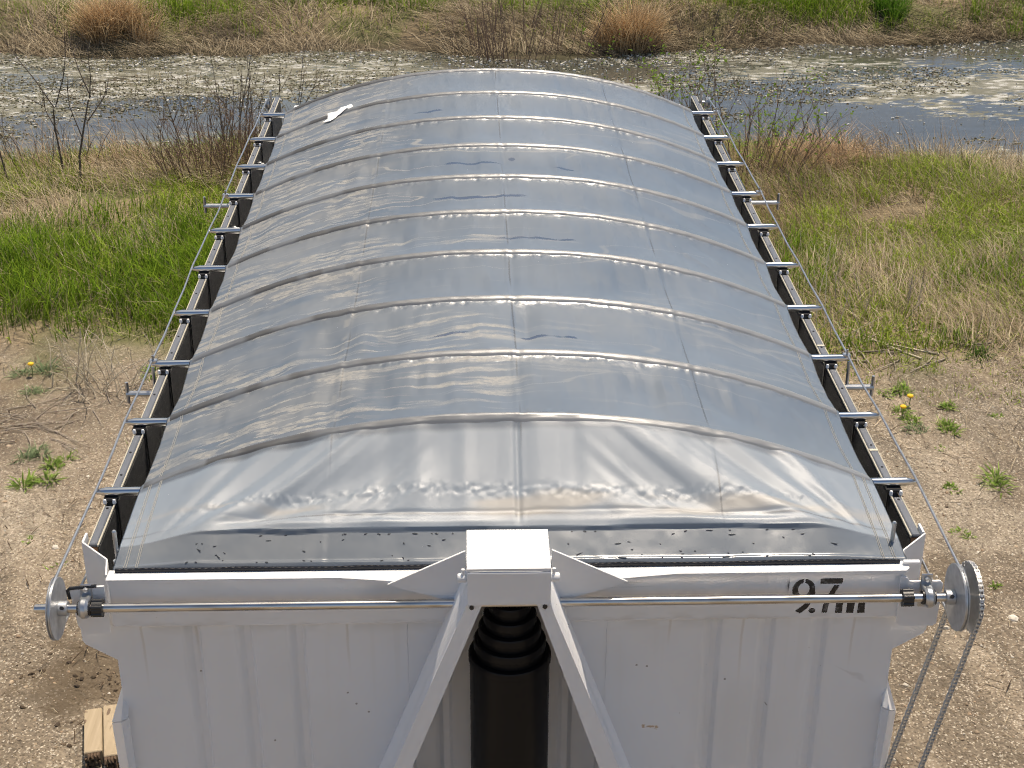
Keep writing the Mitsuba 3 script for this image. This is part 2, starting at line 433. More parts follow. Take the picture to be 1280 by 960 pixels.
def bark_fn(p, n, uv):
    return dmix((0.085, 0.062, 0.048), (0.17, 0.135, 0.11), dfbm(p.x * 30, p.y * 30, p.z * 9, 2))


scene['mat_bark'] = pr(mikit.proc(bark_fn), 0.85)
scene['mat_red_twig'] = pr((0.19, 0.125, 0.085), 0.85)
scene['mat_grey_twig'] = pr((0.33, 0.28, 0.22), 0.85)
scene['mat_pale_stalk'] = pr((0.50, 0.44, 0.33), 0.8)
scene['mat_flower'] = pr((0.75, 0.45, 0.01), 0.7)
#GROUND
# ------------------------------------------------------------------ the ground, the pond
xs = np.concatenate([-np.geomspace(700, 10.5, 26), np.arange(-10, 11.01, 0.065), np.geomspace(11.5, 700, 26)])
ys = np.concatenate([-np.geomspace(300, 4, 18), np.arange(-3, 0.5, 0.3), np.arange(0.5, 20.0, 0.065), np.geomspace(20.3, 1500, 34)])
GX, GY = np.meshgrid(xs, ys)
GZ = ground_z(GX, GY)


def grid_faces(h, w):
    i = np.arange(h * w).reshape(h, w)
    a, b, c, d = i[:-1, :-1].ravel(), i[:-1, 1:].ravel(), i[1:, 1:].ravel(), i[1:, :-1].ravel()
    return np.vstack([np.stack([a, b, c], 1), np.stack([a, c, d], 1)])


put('ground', trimesh.Trimesh(np.stack([GX, GY, GZ], -1).reshape(-1, 3), grid_faces(*GX.shape), process=False), 'mat_ground', True, 0)
tag('ground', 'bare stony dirt yard running into rough grass and banks', kind='structure')
wx = np.linspace(-40, 40, 160)
wn, wf = shore(wx)
put('pond_water', trimesh.Trimesh(np.vstack([np.stack([wx, wn - 0.5, 0 * wx + WATER], 1), np.stack([wx, wf + 0.5, 0 * wx + WATER], 1)]),
                                  grid_faces(2, 160), process=False), 'mat_water', False, 0)
tag('pond_water', 'shallow pond with scum and sky reflections between two banks', kind='structure')

# ------------------------------------------------------------------ the dump trailer
TR = 'dump_trailer'
tag(TR, 'white dump trailer body with ribbed front wall, stencilled rail and hoist housing', 'trailer')
WF = -0.44


def wall_panel(x0, x1, grooves, z0, z1):
    out = [(x0, WF)]
    for g in grooves:
        out += [(g - 0.036, WF), (g - 0.020, WF + 0.006), (g - 0.008, WF + 0.021), (g + 0.010, WF + 0.021), (g + 0.018, WF + 0.004), (g + 0.022, WF)]
    out += [(x1, WF), (x1, WF + 0.03), (x0, WF + 0.03)]
    return prism(out, 'z', z0, z1)


put(TR + '__front_wall', cat(wall_panel(-1.128, -0.30, (-0.905, -0.757, -0.61), -1.5, -0.176), wall_panel(0.27, 1.10, (0.58, 0.735, 0.885), -1.5, -0.176),
    prism(sg.Polygon([(-0.2995, -0.176), (-0.185, -0.176), (-0.2995, -0.48)]), 'y', WF, WF + 0.01), prism(sg.Polygon([(0.2695, -0.176), (0.15, -0.176), (0.2695, -0.48)]), 'y', WF, WF + 0.01)), 'mat_wall', 50)
labels[TR + '__front_wall'] = {'label': 'shaded white front wall with pressed vertical grooves and a rust spot'}
# the hoist well, set back between the braces
put(TR + '__hoist_well', cat(wall_panel(-0.30, 0.27, (-0.2, 0.17), -1.5, -0.02).apply_translation([0, 0.2, 0]), bx(-0.304, -0.296, WF + 0.01, WF + 0.2, -1.5, -0.03), bx(0.266, 0.274, WF + 0.01, WF + 0.2, -1.5, -0.03)), 'mat_white')
rail = [bx(a, b, -0.462, -0.425, -0.176, -0.022, 0.005) for a, b in ((-1.124, -0.16), (0.13, 1.10))]
put(TR + '__front_rail', cat(rail), 'mat_rail')
ledge = sg.Polygon([(-1.124, -0.42), (-1.124, -0.469), (-0.483, -0.471), (-0.347, -0.4885), (0.316, -0.4885), (0.456, -0.471), (1.10, -0.469), (1.112, -0.455), (1.112, -0.42)])
put(TR + '__top_ledge', prism(ledge, 'z', -0.0215, -0.012), 'mat_white')
for s, (a, b) in ((-1, (-0.347, -0.131)), (1, (0.316, 0.105))):
    pts = [(a, -0.020), (b, 0.086), (b, -0.09), (a * 0.8 + b * 0.2, -0.035)]
    put(TR + '__wing_plate', prism(sg.Polygon(pts), 'y', -0.496, -0.489), 'mat_white')
# housing over the hoist: top, front and side plates
HX0, HX1 = -0.128, 0.096
hp = lambda y0, z0, y1, z1, x0, x1, t: hull([(x, y, z + dz) for x in (x0, x1) for y, z in ((y0, z0), (y1, z1)) for dz in (0, -t)])
put(TR + '__hoist_housing', cat(hp(-0.43, 0.113, -0.618, 0.107, HX0, HX1, 0.008)), 'mat_white')
labels[TR + '__hoist_housing'] = {'label': 'sunlit white cap over the hoist'}
put(TR + '__housing_front', bx(HX0 + 0.001, HX1 - 0.001, -0.622, -0.614, -0.006, 0.0965, 0.0015), 'mat_white')
for x in (HX0, HX1 - 0.008):
    put(TR + '__housing_side', hull([(x + d, y, z) for d in (0.0015, 0.0085) for y, z in ((-0.612, 0.098), (-0.612, -0.004), (-0.49, -0.03), (-0.435, 0.0), (-0.435, 0.103))]), 'mat_white')
for s, x in ((-1, HX0), (1, HX1)):
    put(TR + '__hinge_pin', cat(lathe([(0, 0), (0.011, 0.001), (0.013, 0.004), (0.013, 0.022), (0.010, 0.026), (0, 0.026)], 'x', (x if s > 0 else x - 0.026, -0.585, 0.058), 16),
                                tube([(x + s * 0.01, -0.585, 0.066), (x + s * 0.01, -0.585, 0.086)], 0.005)), 'mat_white')
for s, top, bot in ((-1, (-0.128, -0.086), (-0.342, -0.289)), (1, (0.094, 0.058), (0.297, 0.24))):
    k = 1.2 / 0.555
    lo = [t + (b - t) * k for t, b in zip(top, bot)]
    fl = prism(sg.Polygon([(top[0], -0.009), (top[1], -0.009), (lo[1], -1.21), (lo[0], -1.21)]), 'y', -0.608, -0.601)
    leg = hull([(x + s * d, y, z) for x, z in ((top[0] - s * 0.006, -0.012), (lo[0] - s * 0.006, -1.21)) for d in (0, 0.006) for y in (-0.6005, WF - 0.001)] +
               [(top[0] + s * d, y, 0.03) for d in (-0.004, 0.001) for y in (-0.57, -0.5)])
    br = put(TR + '__brace', cat(fl, leg), 'mat_white')
    foot = hull([(x + s * d, y, z) for x, z in ((top[0], -0.18), (lo[0], -1.21)) for d in (0.001, 0.016) for y in (WF - 0.001, WF - 0.004)])
    put(br + '__weld_foot', foot, 'mat_white')
    put(br + '__bolt', lathe([(0, -0.004), (0.007, -0.004), (0.007, 0), (0, 0)], 'y', (top[0] - s * 0.012, -0.609, -0.02), 6), 'mat_black')
    if s > 0:
        put(br + '__bolt', lathe([(0, 0.006), (0.008, 0.006), (0.008, 0), (0, 0)], 'x', (0.146, -0.55, -0.13), 6), 'mat_steel')
# telescopic cylinder
CY = TR + '__hoist_cylinder'
stages = [(0.119, -1.5, -0.285), (0.104, -0.29, -0.238), (0.090, -0.245, -0.193), (0.076, -0.2, -0.15), (0.062, -0.155, -0.108), (0.047, -0.11, -0.035)]
for i, (r, z0, z1) in enumerate(stages):
    prof = [(r - 0.004, z0), (r - 0.004, z1 - 0.03), (r, z1 - 0.026), (r, z1 - 0.008), (r - 0.003, z1 - 0.002), (r - 0.010, z1), (max(r - 0.02, 0), z1 - 0.004), (0.0, z1 - 0.004)]
    put(CY + '__stage', lathe(prof, 'z', (-0.008, -0.44, 0), 48), 'mat_cylinder', 40)
labels[CY] = {'label': 'black telescopic hoist cylinder with stepped rings'}
# corner posts, gussets, flanges
for s, X in ((-1, -1.128), (1, 1.10)):
    o = X
    A_, B_, C_ = np.array([o + s * 0.004, -0.38, -0.405]), np.array([o - s * 0.003, -0.50, -0.474]), np.array([o + s * 0.066, -0.36, -0.588])
    inn = np.array([-s * 0.012, 0.03, -0.012])
    put(TR + '__corner_gusset', hull([A_, B_, C_, A_ + inn, B_ + inn, C_ + inn]), 'mat_white', False)
    dn = np.array([0, 0, -0.003])
    put(TR + '__corner_post', hull([B_ + dn, C_ + dn, B_ + dn + inn, C_ + dn + inn, (o - s * 0.004, -0.452, -0.85), (o + s * 0.05, -0.36, -0.74), (o + s * 0.045, -0.36, -1.5), (o - s * 0.004, -0.446, -1.5), (o - s * 0.004, -0.40, -1.5), (o - s * 0.004, -0.41, -0.52)]), 'mat_white', False)
    put(TR + '__corner_flange', prism(sg.Polygon([(o + s * 0.095, -0.12), (o + s * 0.093, -0.235), (o + s * 0.085, -0.25), (o - s * 0.0, -0.305), (o - s * 0.03, -0.305), (o - s * 0.03, -0.12)]), 'y', WF + 0.004, WF + 0.012), 'mat_white')
    # folded bracket that carries the end of the side board
    P1, P2, P3 = (o + s * 0.105, -0.272), (o + s * 0.025, -0.335), (o + s * 0.006, -0.43)
    def seg(a, b, z0a, z1a, z0b, z1b, t=0.005):
        d = np.subtract(b, a); nrm = np.array([-d[1], d[0]]) / np.linalg.norm(d) * t
        return hull([(p[0] + e * nrm[0], p[1] + e * nrm[1], z) for p, zz in ((a, (z0a, z1a)), (b, (z0b, z1b))) for z in zz for e in (0, 1)])
    put(TR + '__board_bracket', cat(seg(P1, P2, -0.2, -0.012, -0.2, -0.03), seg(P2, P3, -0.2, -0.03, -0.16, -0.02), bx(min(o + s * 0.1, o + s * 0.107), max(o + s * 0.1, o + s * 0.107), -0.268, -0.22, -0.2, -0.012)), 'mat_white', False)
    put(TR + '__stop_rod', tube([(o - s * 0.008, -0.335, -0.06), (o - s * 0.008, -0.335, 0.062), (o - s * 0.008, -0.335, 0.066)], [0.0065, 0.0065, 0.004]), 'mat_steel')
    put(TR + '__rod_nut', lathe([(0, 0), (0.014, 0), (0.014, 0.012), (0, 0.012)], 'z', (o - s * 0.008, -0.335, -0.045), 6), 'mat_steel')
    # bearing plate, bearing and locking collar
    if s < 0:
        pp = sg.Polygon([(-1.226, -0.036), (-1.13, -0.03), (-1.128, -0.186), (-1.2, -0.19), (-1.216, -0.16)])
    else:
        pp = sg.Polygon([(1.085, -0.03), (1.104, -0.034), (1.113, -0.047), (1.2, -0.047), (1.208, -0.056), (1.205, -0.19), (1.195, -0.198), (1.10, -0.198), (1.09, -0.185)])
    pl = put(TR + '__bearing_plate', prism(pp, 'y', -0.472, -0.4655), 'mat_white')
    if s < 0:
        put(pl + '__bent_tab', tube([(-1.228, -0.47, -0.07), (-1.23, -0.475, -0.04), (-1.222, -0.477, -0.032), (-1.15, -0.473, -0.027)], 0.005, 6), 'mat_black')
    xb = -1.179 if s < 0 else 1.158
    put(TR + '__bearing', cat(lathe([(0.014, -0.013), (0.024, -0.013), (0.029, -0.006), (0.029, 0.006), (0.024, 0.013), (0.014, 0.013)], 'x', (xb, -0.51, -0.075), 28),
                              bx(xb - 0.014, xb + 0.014, -0.51, -0.473, -0.1, -0.05, 0.003), bx(xb - 0.016, xb + 0.016, -0.477, -0.4725, -0.13, -0.02, 0.002)), 'mat_steel')
    for z in (-0.035, -0.117):
        put(TR + '__bolt', lathe([(0, -0.010), (0.006, -0.010), (0.008, -0.007), (0.008, 0), (0, 0)], 'y', (xb, -0.477, z), 6), 'mat_steel')
    put(TR + '__shaft_seal', lathe([(0.013, -0.018), (0.02, -0.018), (0.021, 0.018), (0.013, 0.018)], 'x', (xb, -0.51, -0.075), 20), 'mat_black')
    xc = -1.143 if s < 0 else 1.098
    knob = sg.Point(0, 0).buffer(0.0225, 24).union(unary_union([sg.Point(0.021 * math.cos(a), 0.021 * math.sin(a)).buffer(0.006) for a in np.arange(6) * math.pi / 3 + 0.4]))
    put(TR + '__locking_collar', prism(affinity.translate(knob, -0.51, -0.075), 'x', xc - 0.0145, xc + 0.0145), 'mat_black')
put(TR + '__bracket_tab', bx(1.098, 1.145, -0.445, -0.43, -0.008, 0.0, 0.002), 'mat_white')
# drive shaft with pulleys and sprocket
SH = TR + '__drive_shaft'
put(SH + '__rod', lathe([(0, -1.315), (0.011, -1.315), (0.0125, -1.312), (0.0125, 1.288), (0.011, 1.29), (0, 1.29)], 'x', (0, -0.51, -0.075), 24), 'mat_shaft', 40)


def pulley_mesh(x, r, t):
    prof = [(0.012, -t), (r, -t), (r + 0.001, -t + 0.002), (r - 0.012, -0.002), (r - 0.012, 0.002), (r + 0.001, t - 0.002), (r, t), (0.012, t)]
    return lathe(prof, 'x', (x, -0.51, -0.075), 64)


PUL = [(-1.256, 0.086), (1.238, 0.094)]
for x, r in PUL:
    k = put(SH + '__pulley', pulley_mesh(x, r, 0.0065), 'mat_zinc', 25)
    sx = 1 if x < 0 else -1
    put(k + '__hub', cat(lathe([(0.0126, 0), (0.02, 0), (0.021, 0.003), (0.021, 0.024), (0.019, 0.026), (0.0126, 0.026)], 'x', (x + (0.0065 if sx > 0 else -0.0325), -0.51, -0.075), 24)), 'mat_zinc')
    put(k + '__set_screw', tube([(x + sx * 0.022, -0.528, -0.062), (x + sx * 0.022, -0.536, -0.056)], 0.0055, 6), 'mat_black')
NT = 40
SP_R = 0.096
teeth = []
for i in range(NT * 4):
    a = 2 * math.pi * i / (NT * 4)
    teeth.append((-0.51 + (SP_R + (0.004, 0.0045, -0.006, -0.0065)[i % 4]) * math.cos(a), -0.075 + (SP_R + (0.004, 0.0045, -0.006, -0.0065)[i % 4]) * math.sin(a)))
put(SH + '__sprocket', prism(sg.Polygon(teeth), 'x', 1.272, 1.278), 'mat_zinc')
# stencil on the rail
def XZ(cx, cy):
    px, py = 970 + cx / 9.14, 700 + cy / 9.14
    return (0.784 + (px - 990) * 0.0024, -0.040 - (py - 728) * 0.00279)


def area(*pts):
    return sg.Polygon([XZ(*q) for q in pts])


def ell(cx, cy, rx, ry):
    return sg.Polygon([XZ(cx + rx * math.cos(t), cy + ry * math.sin(t)) for t in np.linspace(0, 2 * math.pi, 48)[:-1]])


nine = ell(312, 375, 123, 117).difference(ell(312, 370, 62, 70)).difference(area((303, 200), (321, 200), (321, 320), (303, 320))).difference(area((300, 430), (318, 430), (318, 500), (300, 500)))
tail = area((440, 400), (385, 395), (335, 540), (245, 612), (300, 634), (372, 575), (425, 480))
glyphs = [nine.union(tail.buffer(0.0006)), ell(425, 608, 36, 28),
          area((490, 254), (718, 254), (724, 262), (722, 305), (714, 313), (490, 313), (484, 305), (484, 262)),
          area((636, 330), (694, 330), (640, 440), (600, 540), (590, 632), (532, 630), (540, 545), (580, 440)),
          area((680, 462), (756, 462), (752, 638), (678, 636)), area((800, 500), (884, 500), (876, 640), (798, 638)), area((922, 500), (990, 500), (1000, 640), (918, 640)),
          area((764, 456), (960, 456), (985, 480), (990, 492), (764, 492))]
let = []
for g in glyphs:
    g = g.buffer(-0.0006).buffer(0.0006)
    for q in (g.geoms if hasattr(g, 'geoms') else [g]):
        let.append(prism(q, 'y', -0.4628, -0.4616))
put(TR + '__stencil_lettering', cat(let), 'mat_ink', False)
labels[TR + '__stencil_lettering'] = {'label': 'black stencilled 9.7m on the front rail'}
# side walls, boards, interior, rear, underframe
S = 0.45
YB0, YB1 = -0.262, 4.5
for s in (-1, 1):
    f = (lambda a, b: (min(s * a, s * b), max(s * a, s * b)))
    a, b = f(*((1.085, 1.123) if s < 0 else (1.058, 1.095)))
    bi, bo = (1.19, 1.222) if s < 0 else (1.168, 1.202)
    put(TR + '__side_wall', cat(bx(a, b, WF + 0.032, 4.6, -1.5, -0.36), bx(*f(1.06, bo), -0.26, 4.6, -0.359, -0.332)), 'mat_white')
    for i in range(7):
        put(TR + '__side_post', bx(*f(1.124 if s < 0 else 1.096, bo - 0.03), 0.2 + 0.65 * i, 0.28 + 0.65 * i, -1.45, -0.75, 0.006), 'mat_white')
    bd = put(TR + '__side_board', cat(bx(*f(bi + 0.003, bo - 0.003), YB0 + 0.02, YB1, -0.33, -0.036)), 'mat_board')
    put(bd + '__end', bx(*f(bi + 0.004, bo - 0.004), YB0 + 0.001, YB0 + 0.0195, -0.33, -0.037), 'mat_rust_wood')
    put(bd + '__facing', bx(*f(bi - 0.0005, bi + 0.0025), YB0, YB1, -0.33, -0.042), 'mat_board')
    put(bd + '__edge', bx(*f(bi, bi + 0.0045), YB0, YB1, -0.0355, -0.027, 0.0015), 'mat_ply_edge')
    put(bd + '__edge', bx(*f(bo - 0.0035, bo), YB0, YB1, -0.0355, -0.027, 0.0015), 'mat_ply_edge')
    for i in range(11):
        y0 = max(YB0, -S + S * i + 0.05 if i else YB0); y1 = S * i - 0.045
        if i == 10: y1 = YB1
        put(bd + '__rubber_strip', bx(*f(bi + 0.005, bo - 0.004), y0, y1, -0.0355, -0.0245, 0.003), 'mat_rubber')
        for yy in ((y0 + 0.09, y1 - 0.12) if i % 2 else (y0 + 0.2,)):
            put(bd + '__screw', lathe([(0, 0.002), (0.004, 0.002), (0.0045, 0), (0, 0)], 'z', (s * (bi + bo) / 2, yy, -0.0245), 8), 'mat_black', False)
    for yy, zz in ((0.665, -0.11), (0.72, -0.16), (1.58, -0.1), (1.66, -0.14), (2.55, -0.1), (3.5, -0.1)):
        put(TR + '__bolt', lathe([(0, 0.022), (0.006, 0.022), (0.006, 0.008), (0.012, 0.008), (0.012, 0), (0, 0)], 'x', (-bi + 0.0005, yy, zz), 8) if s < 0 else
            lathe([(0, -0.022), (0.006, -0.022), (0.006, -0.008), (0.012, -0.008), (0.012, 0), (0, 0)], 'x', (bi - 0.0005, yy, zz), 8), 'mat_steel')
    for yy in ((0.245, 1.05) if s > 0 else ()):
        put(bd + '__joint_strip', bx(bi + 0.004, bo - 0.003, yy, yy + 0.012, -0.0355, -0.0225), 'mat_ply_edge')
    # arms for the cable carriers and the rear pulley posts
    for i, (yy, x1) in enumerate(((0.86, 1.342), (2.86, 1.376))):
        a = put(TR + '__side_arm', tube([(s * bo, yy, -0.1), (s * x1, yy, -0.1)], 0.0105, 10), 'mat_steel')
        put(a + '__end_post', tube([(s * (x1 - 0.004), yy, -0.135), (s * (x1 - 0.004), yy, -0.1), (s * (x1 - 0.004), yy, -0.055)], [0.006, 0.008, 0.006], 8), 'mat_steel')
    rp = put(TR + '__rear_post', bx(*f(bo + 0.001, bo + 0.012), 4.36, 4.4, -0.3, 0.045, 0.003), 'mat_steel')
    put(rp + '__roller', lathe([(0, -0.012), (0.03, -0.012), (0.022, 0), (0.03, 0.012), (0, 0.012)], 'x', (s * 1.247, 4.38, -0.03), 20), 'mat_zinc')
    put(rp + '__axle', tube([(s * (bo + 0.005), 4.38, -0.03), (s * 1.262, 4.38, -0.03)], 0.007), 'mat_steel')
put(TR + '__rear_gate', bx(-1.125, 1.125, 4.55, 4.6, -1.5, -0.1, 0.005), 'mat_white')
put(TR + '__floor', bx(-1.12, 1.12, WF + 0.04, 4.55, -1.56, -1.5), 'mat_white')
for x in (-0.45, 0.45):
    put(TR + '__frame_sill', bx(x - 0.05, x + 0.05, -0.4, 4.5, -1.8, -1.56), 'mat_black')
for y in (2.2, 3.4):
    put(TR + '__axle', tube([(-1.0, y, -1.93), (1.0, y, -1.93)], 0.06), 'mat_black')
    for x in (-0.45, 0.45):
        put(TR + '__axle_hanger', bx(x - 0.04, x + 0.04, y - 0.1, y + 0.1, -1.9, -1.8), 'mat_black')
    for s in (-1, 1):
        w = put(TR + '__wheel', lathe([(0, -0.1), (0.25, -0.1), (0.27, -0.12), (0.27, 0.12), (0.25, 0.06), (0, 0.06)], 'x', (s * 0.9, y, -1.93), 32), 'mat_white')
        put(w + '__tyre', lathe([(0.271, -0.13), (0.4, -0.14), (0.46, -0.12), (0.47, 0), (0.46, 0.12), (0.4, 0.14), (0.271, 0.13), (0.271, -0.13)], 'x', (s * 0.9, y, -1.93), 36), 'mat_black')
put(TR + '__drawbar_stand', cat(bx(-0.08, 0.08, 0.3, 0.46, -H - 0.01, -1.56), bx(-0.2, 0.2, 0.2, 0.56, -H - 0.02, -H + 0.03)), 'mat_black')
put(TR + '__crank_sprocket', cat(lathe([(0, -0.003), (0.09, -0.003), (0.09, 0.003), (0, 0.003)], 'x', (1.105, -0.51, -0.97), 36), tube([(1.105, -0.51, -0.97), (1.06, -0.51, -0.97)], 0.014), bx(1.05, 1.07, -0.53, WF - 0.001, -1.0, -0.94)), 'mat_zinc')

# ------------------------------------------------------------------ cables and chain (held by the pulleys: things of their own)
for s, (px, pr_) in zip((-1, 1), PUL):
    lab = 'thin steel cable along the left side of the tarp' if s < 0 else 'thin steel cable along the right side of the tarp'
    top = [(s * 1.245, 4.38, 0.0)] + [(s * (1.2475 + 0.003 * math.sin(2.1 * i + s)), S * i, 0.0135 - (0.006 if i % 1 else 0) + 0.0015 * math.sin(3.3 * i)) for i in np.arange(9, -0.1, -0.5)]
    ang = np.linspace(math.pi / 2, 3 * math.pi / 2, 14)
    arc = [(px, -0.51 + (pr_ - 0.006) * math.cos(a), -0.075 + (pr_ - 0.006) * math.sin(a)) for a in ang]
    low = [(s * 1.235, 0.2, -0.15), (s * 1.236, 4.3, -0.06), (s * 1.247, 4.38, -0.056)]
    key = put('steel_cable' , tube(top + arc + low, 0.0042, 6), 'mat_steel', True)
    tag(key, lab, 'cable', 'cables that pull the tarp')
# chain loop
def chain_path():
    c1, c2 = (-0.51, -0.075), (-0.51, -0.97)
    pts = [(c1[0] + SP_R * math.cos(a), c1[1] + SP_R * math.sin(a)) for a in np.linspace(0, math.pi, 60)]
    pts += [(c1[0] - SP_R - (0.09 - SP_R) * 0 , z) for z in np.linspace(-0.08, -0.96, 120)]
    pts += [(c2[0] + SP_R * math.cos(a), c2[1] + SP_R * math.sin(a)) for a in np.linspace(math.pi, 2 * math.pi, 60)]
    pts += [(c1[0] + SP_R, z) for z in np.linspace(-0.96, -0.08, 120)]
    P = np.array([(1.275 - 0.19 * max(0, -(z + 0.075)), y, z) for y, z in pts])
    return P


CP = chain_path()
CP = np.vstack([CP, CP[:1]])
L = np.concatenate([[0], np.cumsum(np.linalg.norm(np.diff(CP, axis=0), axis=1))])
NL = int(round(L[-1] / 0.0127 / 2)) * 2
q = np.linspace(0, L[-1], NL + 1)
Q = np.stack([np.interp(q, L, CP[:, k]) for k in range(3)], 1)
CH = 'drive_chain'
tag(CH, 'steel roller chain looped over the right hand sprocket and hanging down', 'chain')


def link_mesh(w):
    e = 0.0127
    pl = sg.LineString([(-e / 2, 0), (e / 2, 0)]).buffer(0.005, 3)
    a = trimesh.creation.extrude_polygon(pl, 0.0014, engine='earcut'); b = a.copy()
    a.apply_translation([0, 0, w]); b.apply_translation([0, 0, -w - 0.0014])
    ro = lathe([(0, -w), (0.0046, -w), (0.0046, w), (0, w)], 'z', (e / 2, 0, 0), 6)
    return cat(a, b, ro)


LK = [mikit.ply(link_mesh(w), 'mat_chain') for w in (0.0036, 0.0052)]
for i in range(NL):
    a, b = Q[i], Q[i + 1]
    d = (b - a) / np.linalg.norm(b - a)
    side = np.array([1.0, 0, 0.19 if abs(d[2]) > 0.9 and a[2] < -0.1 else 0]); side -= d * (side @ d); side /= np.linalg.norm(side)
    v = np.cross(side, d); m = np.eye(4); m[:3, 0], m[:3, 1], m[:3, 2], m[:3, 3] = d, v, side, (a + b) / 2 + np.array([0, 0, H])
    scene[f'{CH}__link' + (f'_{i:03d}' if i else '')] = {**LK[i % 2], 'to_world': T(m)}
#TARP
# ------------------------------------------------------------------ the tarp
EDGE = 1.115
Y_END, FRONT = 4.085, -0.426
SEAMS = (-0.535, 0.025, 0.6)
nz = lambda x, y, z, s: meshkit.noise(np.stack(np.broadcast_arrays(np.asarray(x, float), np.asarray(y, float), np.asarray(z, float)), -1), s)
fb = lambda x, y, z, o, s: meshkit.fbm(np.stack(np.broadcast_arrays(np.asarray(x, float), np.asarray(y, float), np.asarray(z, float)), -1), o, s)
sst = lambda a, b, v: (lambda t: t * t * (3 - 2 * t))(np.clip((v - a) / (b - a), 0, 1))


def arch(x):
    return 0.004 + 0.238 * (1 - np.abs(x / EDGE) ** 2.25)


def tarp_z(x, y):
    x = np.asarray(x, float); y = np.asarray(y, float)
    u = np.abs(x / EDGE)
    a = arch(x)
    mid = 1 - u ** 4
    # body
    t = np.mod(y / S, 1.0); bay = np.floor(y / S)
    span = np.sin(np.pi * t)
    near = np.abs(y - S * np.round(y / S))
    z = a - 0.016 * span ** 0.85 * mid + 0.009 * np.exp(-(near / 0.02) ** 2)
    rip = (fb(x * 9 + bay * 5.3, y * 1.6, bay * 3.1, 3, 21) - 0.5) * 0.040 * span * (0.35 + 0.65 * mid)
    dg = fb((x + 0.75 * np.mod(y, S) * np.sign(x)) * 7, y * 0.8 + bay * 4.7, 3.3, 3, 22) - 0.5
    rip += dg * 0.026 * span * sst(0.1, 0.9, u)
    rip += (fb(x * 2.2, y * 12 + 3 * nz(x * 2, y * 2, 0, 5), 1.0, 3, 23) - 0.5) * 0.006 * sst(0.05, -0.6, x)
    pk = (nz(x * 60, y * 20, 0, 24) - 0.5) * 0.005 * np.exp(-((near - 0.034) / 0.013) ** 2)
    z = z + rip + pk
    # rear slope
    
    # front hip and flap
    v = np.clip(-y, 0, 0.44)
    tt = np.clip(v / 0.32, 0, 1)
    hem_z = 0.052 * (1 - sst(0.76, 1.0, u)) + 0.002
    hip = hem_z + (a + 0.009 - hem_z) * ((1 - tt) ** 1.04)
    cx, cy = np.sign(x) * 1.10, -0.425
    th = np.arctan2(y - cy, np.maximum(np.sign(x) * (cx - x), 1e-4)); rr = np.hypot(x - cx, y - cy)
    ph = th * 23 + 1.6 * nz(th * 4, np.sign(x), 0, 31) + np.where(x > 0, 0.9, 0.2)
    lobes = 0.8 * np.cos(ph) + 0.5 * np.sin(th * 11 + 1.7 + np.where(x > 0, 1.3, 0))
    fold = lobes * 0.0075 * sst(0.06, 0.35, rr) * sst(1.15, 0.6, rr) * sst(0.03, 0.16, th) * sst(1.3, 0.85, th) * sst(0.36, 0.28, v) * (0.6 + 0.8 * nz(th * 5, 7, np.sign(x), 43))
    vert = (fb(x * 11, v * 0.25, 3.0, 2, 33) - 0.5) * 0.02 * sst(0.75, 0.35, u) * sst(0.36, 0.2, v)
    slant = (fb((np.abs(x) - 1.25 * v) * 12, v * 0.35, 6.0 + np.sign(x), 2, 45) - 0.5) * 0.017 * sst(0.16, 0.34, u) * sst(0.95, 0.75, u) * sst(0.35, 0.22, v)
    vert = vert * (1 - 0.6 * sst(0.2, 0.4, u)) + slant - 0.0055 * np.exp(-((x - 0.022) / 0.009) ** 2)
    pf = sst(0.0, 0.04, v) * sst(0.34, 0.26, v)
    band = np.exp(-((v - 0.215 - 0.006 * np.sin(x * 5)) / 0.019) ** 2) * sst(0.92, 0.7, u)
    puck = ((nz(x * 70, v * 60, 0, 34) - 0.5) * 0.0042 + (nz(x * 110, v * 90, 2, 35) - 0.5) * 0.0028) * band
    groove = -0.0025 * nz(x * 2.5, 0, 0, 42) * np.exp(-((v - 0.272) / 0.005) ** 2) * sst(0.95, 0.6, u)
    bead = 0.007 * np.exp(-((v - 0.304) / 0.012) ** 2) * sst(0.86, 0.74, u) * (0.1 + 1.1 * nz(x * 8, 1.0, 0, 37))
    hipz = hip + (fold + vert) * pf + puck + groove + bead
    fl_ = np.clip((v - 0.322) / 0.104, 0, 1)
    flap = (hem_z - 0.010 * sst(0.83, 0.72, u)) * (1 - fl_) - 0.012 * fl_ + (fb(x * 6 - v * 6 * np.sign(x), v * 4, 5.0, 2, 38) - 0.5) * 0.006 * sst(0.436, 0.40, v) + (nz(x * 40, v * 40, 0, 39) - 0.5) * 0.0007
    lip = 0.32 + 0.006 * (nz(x * 8, 0, 0, 40) - 0.5)
    step = sst(0, 0.004, v - lip)
    front = hipz * (1 - step) + np.minimum(flap, hipz + 0.2) * step
    front = front - 0.006 * sst(0.416, 0.426, v) + 0.004 * np.exp(-((v - 0.409) / 0.006) ** 2)
    z = np.where(y < 0, front, z)
    # lengthwise seams and rolled edges
    for sx in SEAMS:
        w = 0.004 * (nz(y * 6, sx, 0, 41) - 0.5)
        z = z + 0.0012 * np.where(y < 0, 0.3, 1) * np.exp(-((x - sx - w) / 0.005) ** 2) - 0.0015 * np.where(y < 0, 0.4, 1) * np.exp(-((x - sx - w - 0.018) / 0.01) ** 2)
    return z


def edge_x(x, y):
    """the tarp's side edges draw in a little between the bows"""
    t = np.mod(np.maximum(y, 0) / S, 1.0)
    return x * (1 - 0.007 * np.sin(np.pi * t) * np.abs(x / EDGE) ** 3)


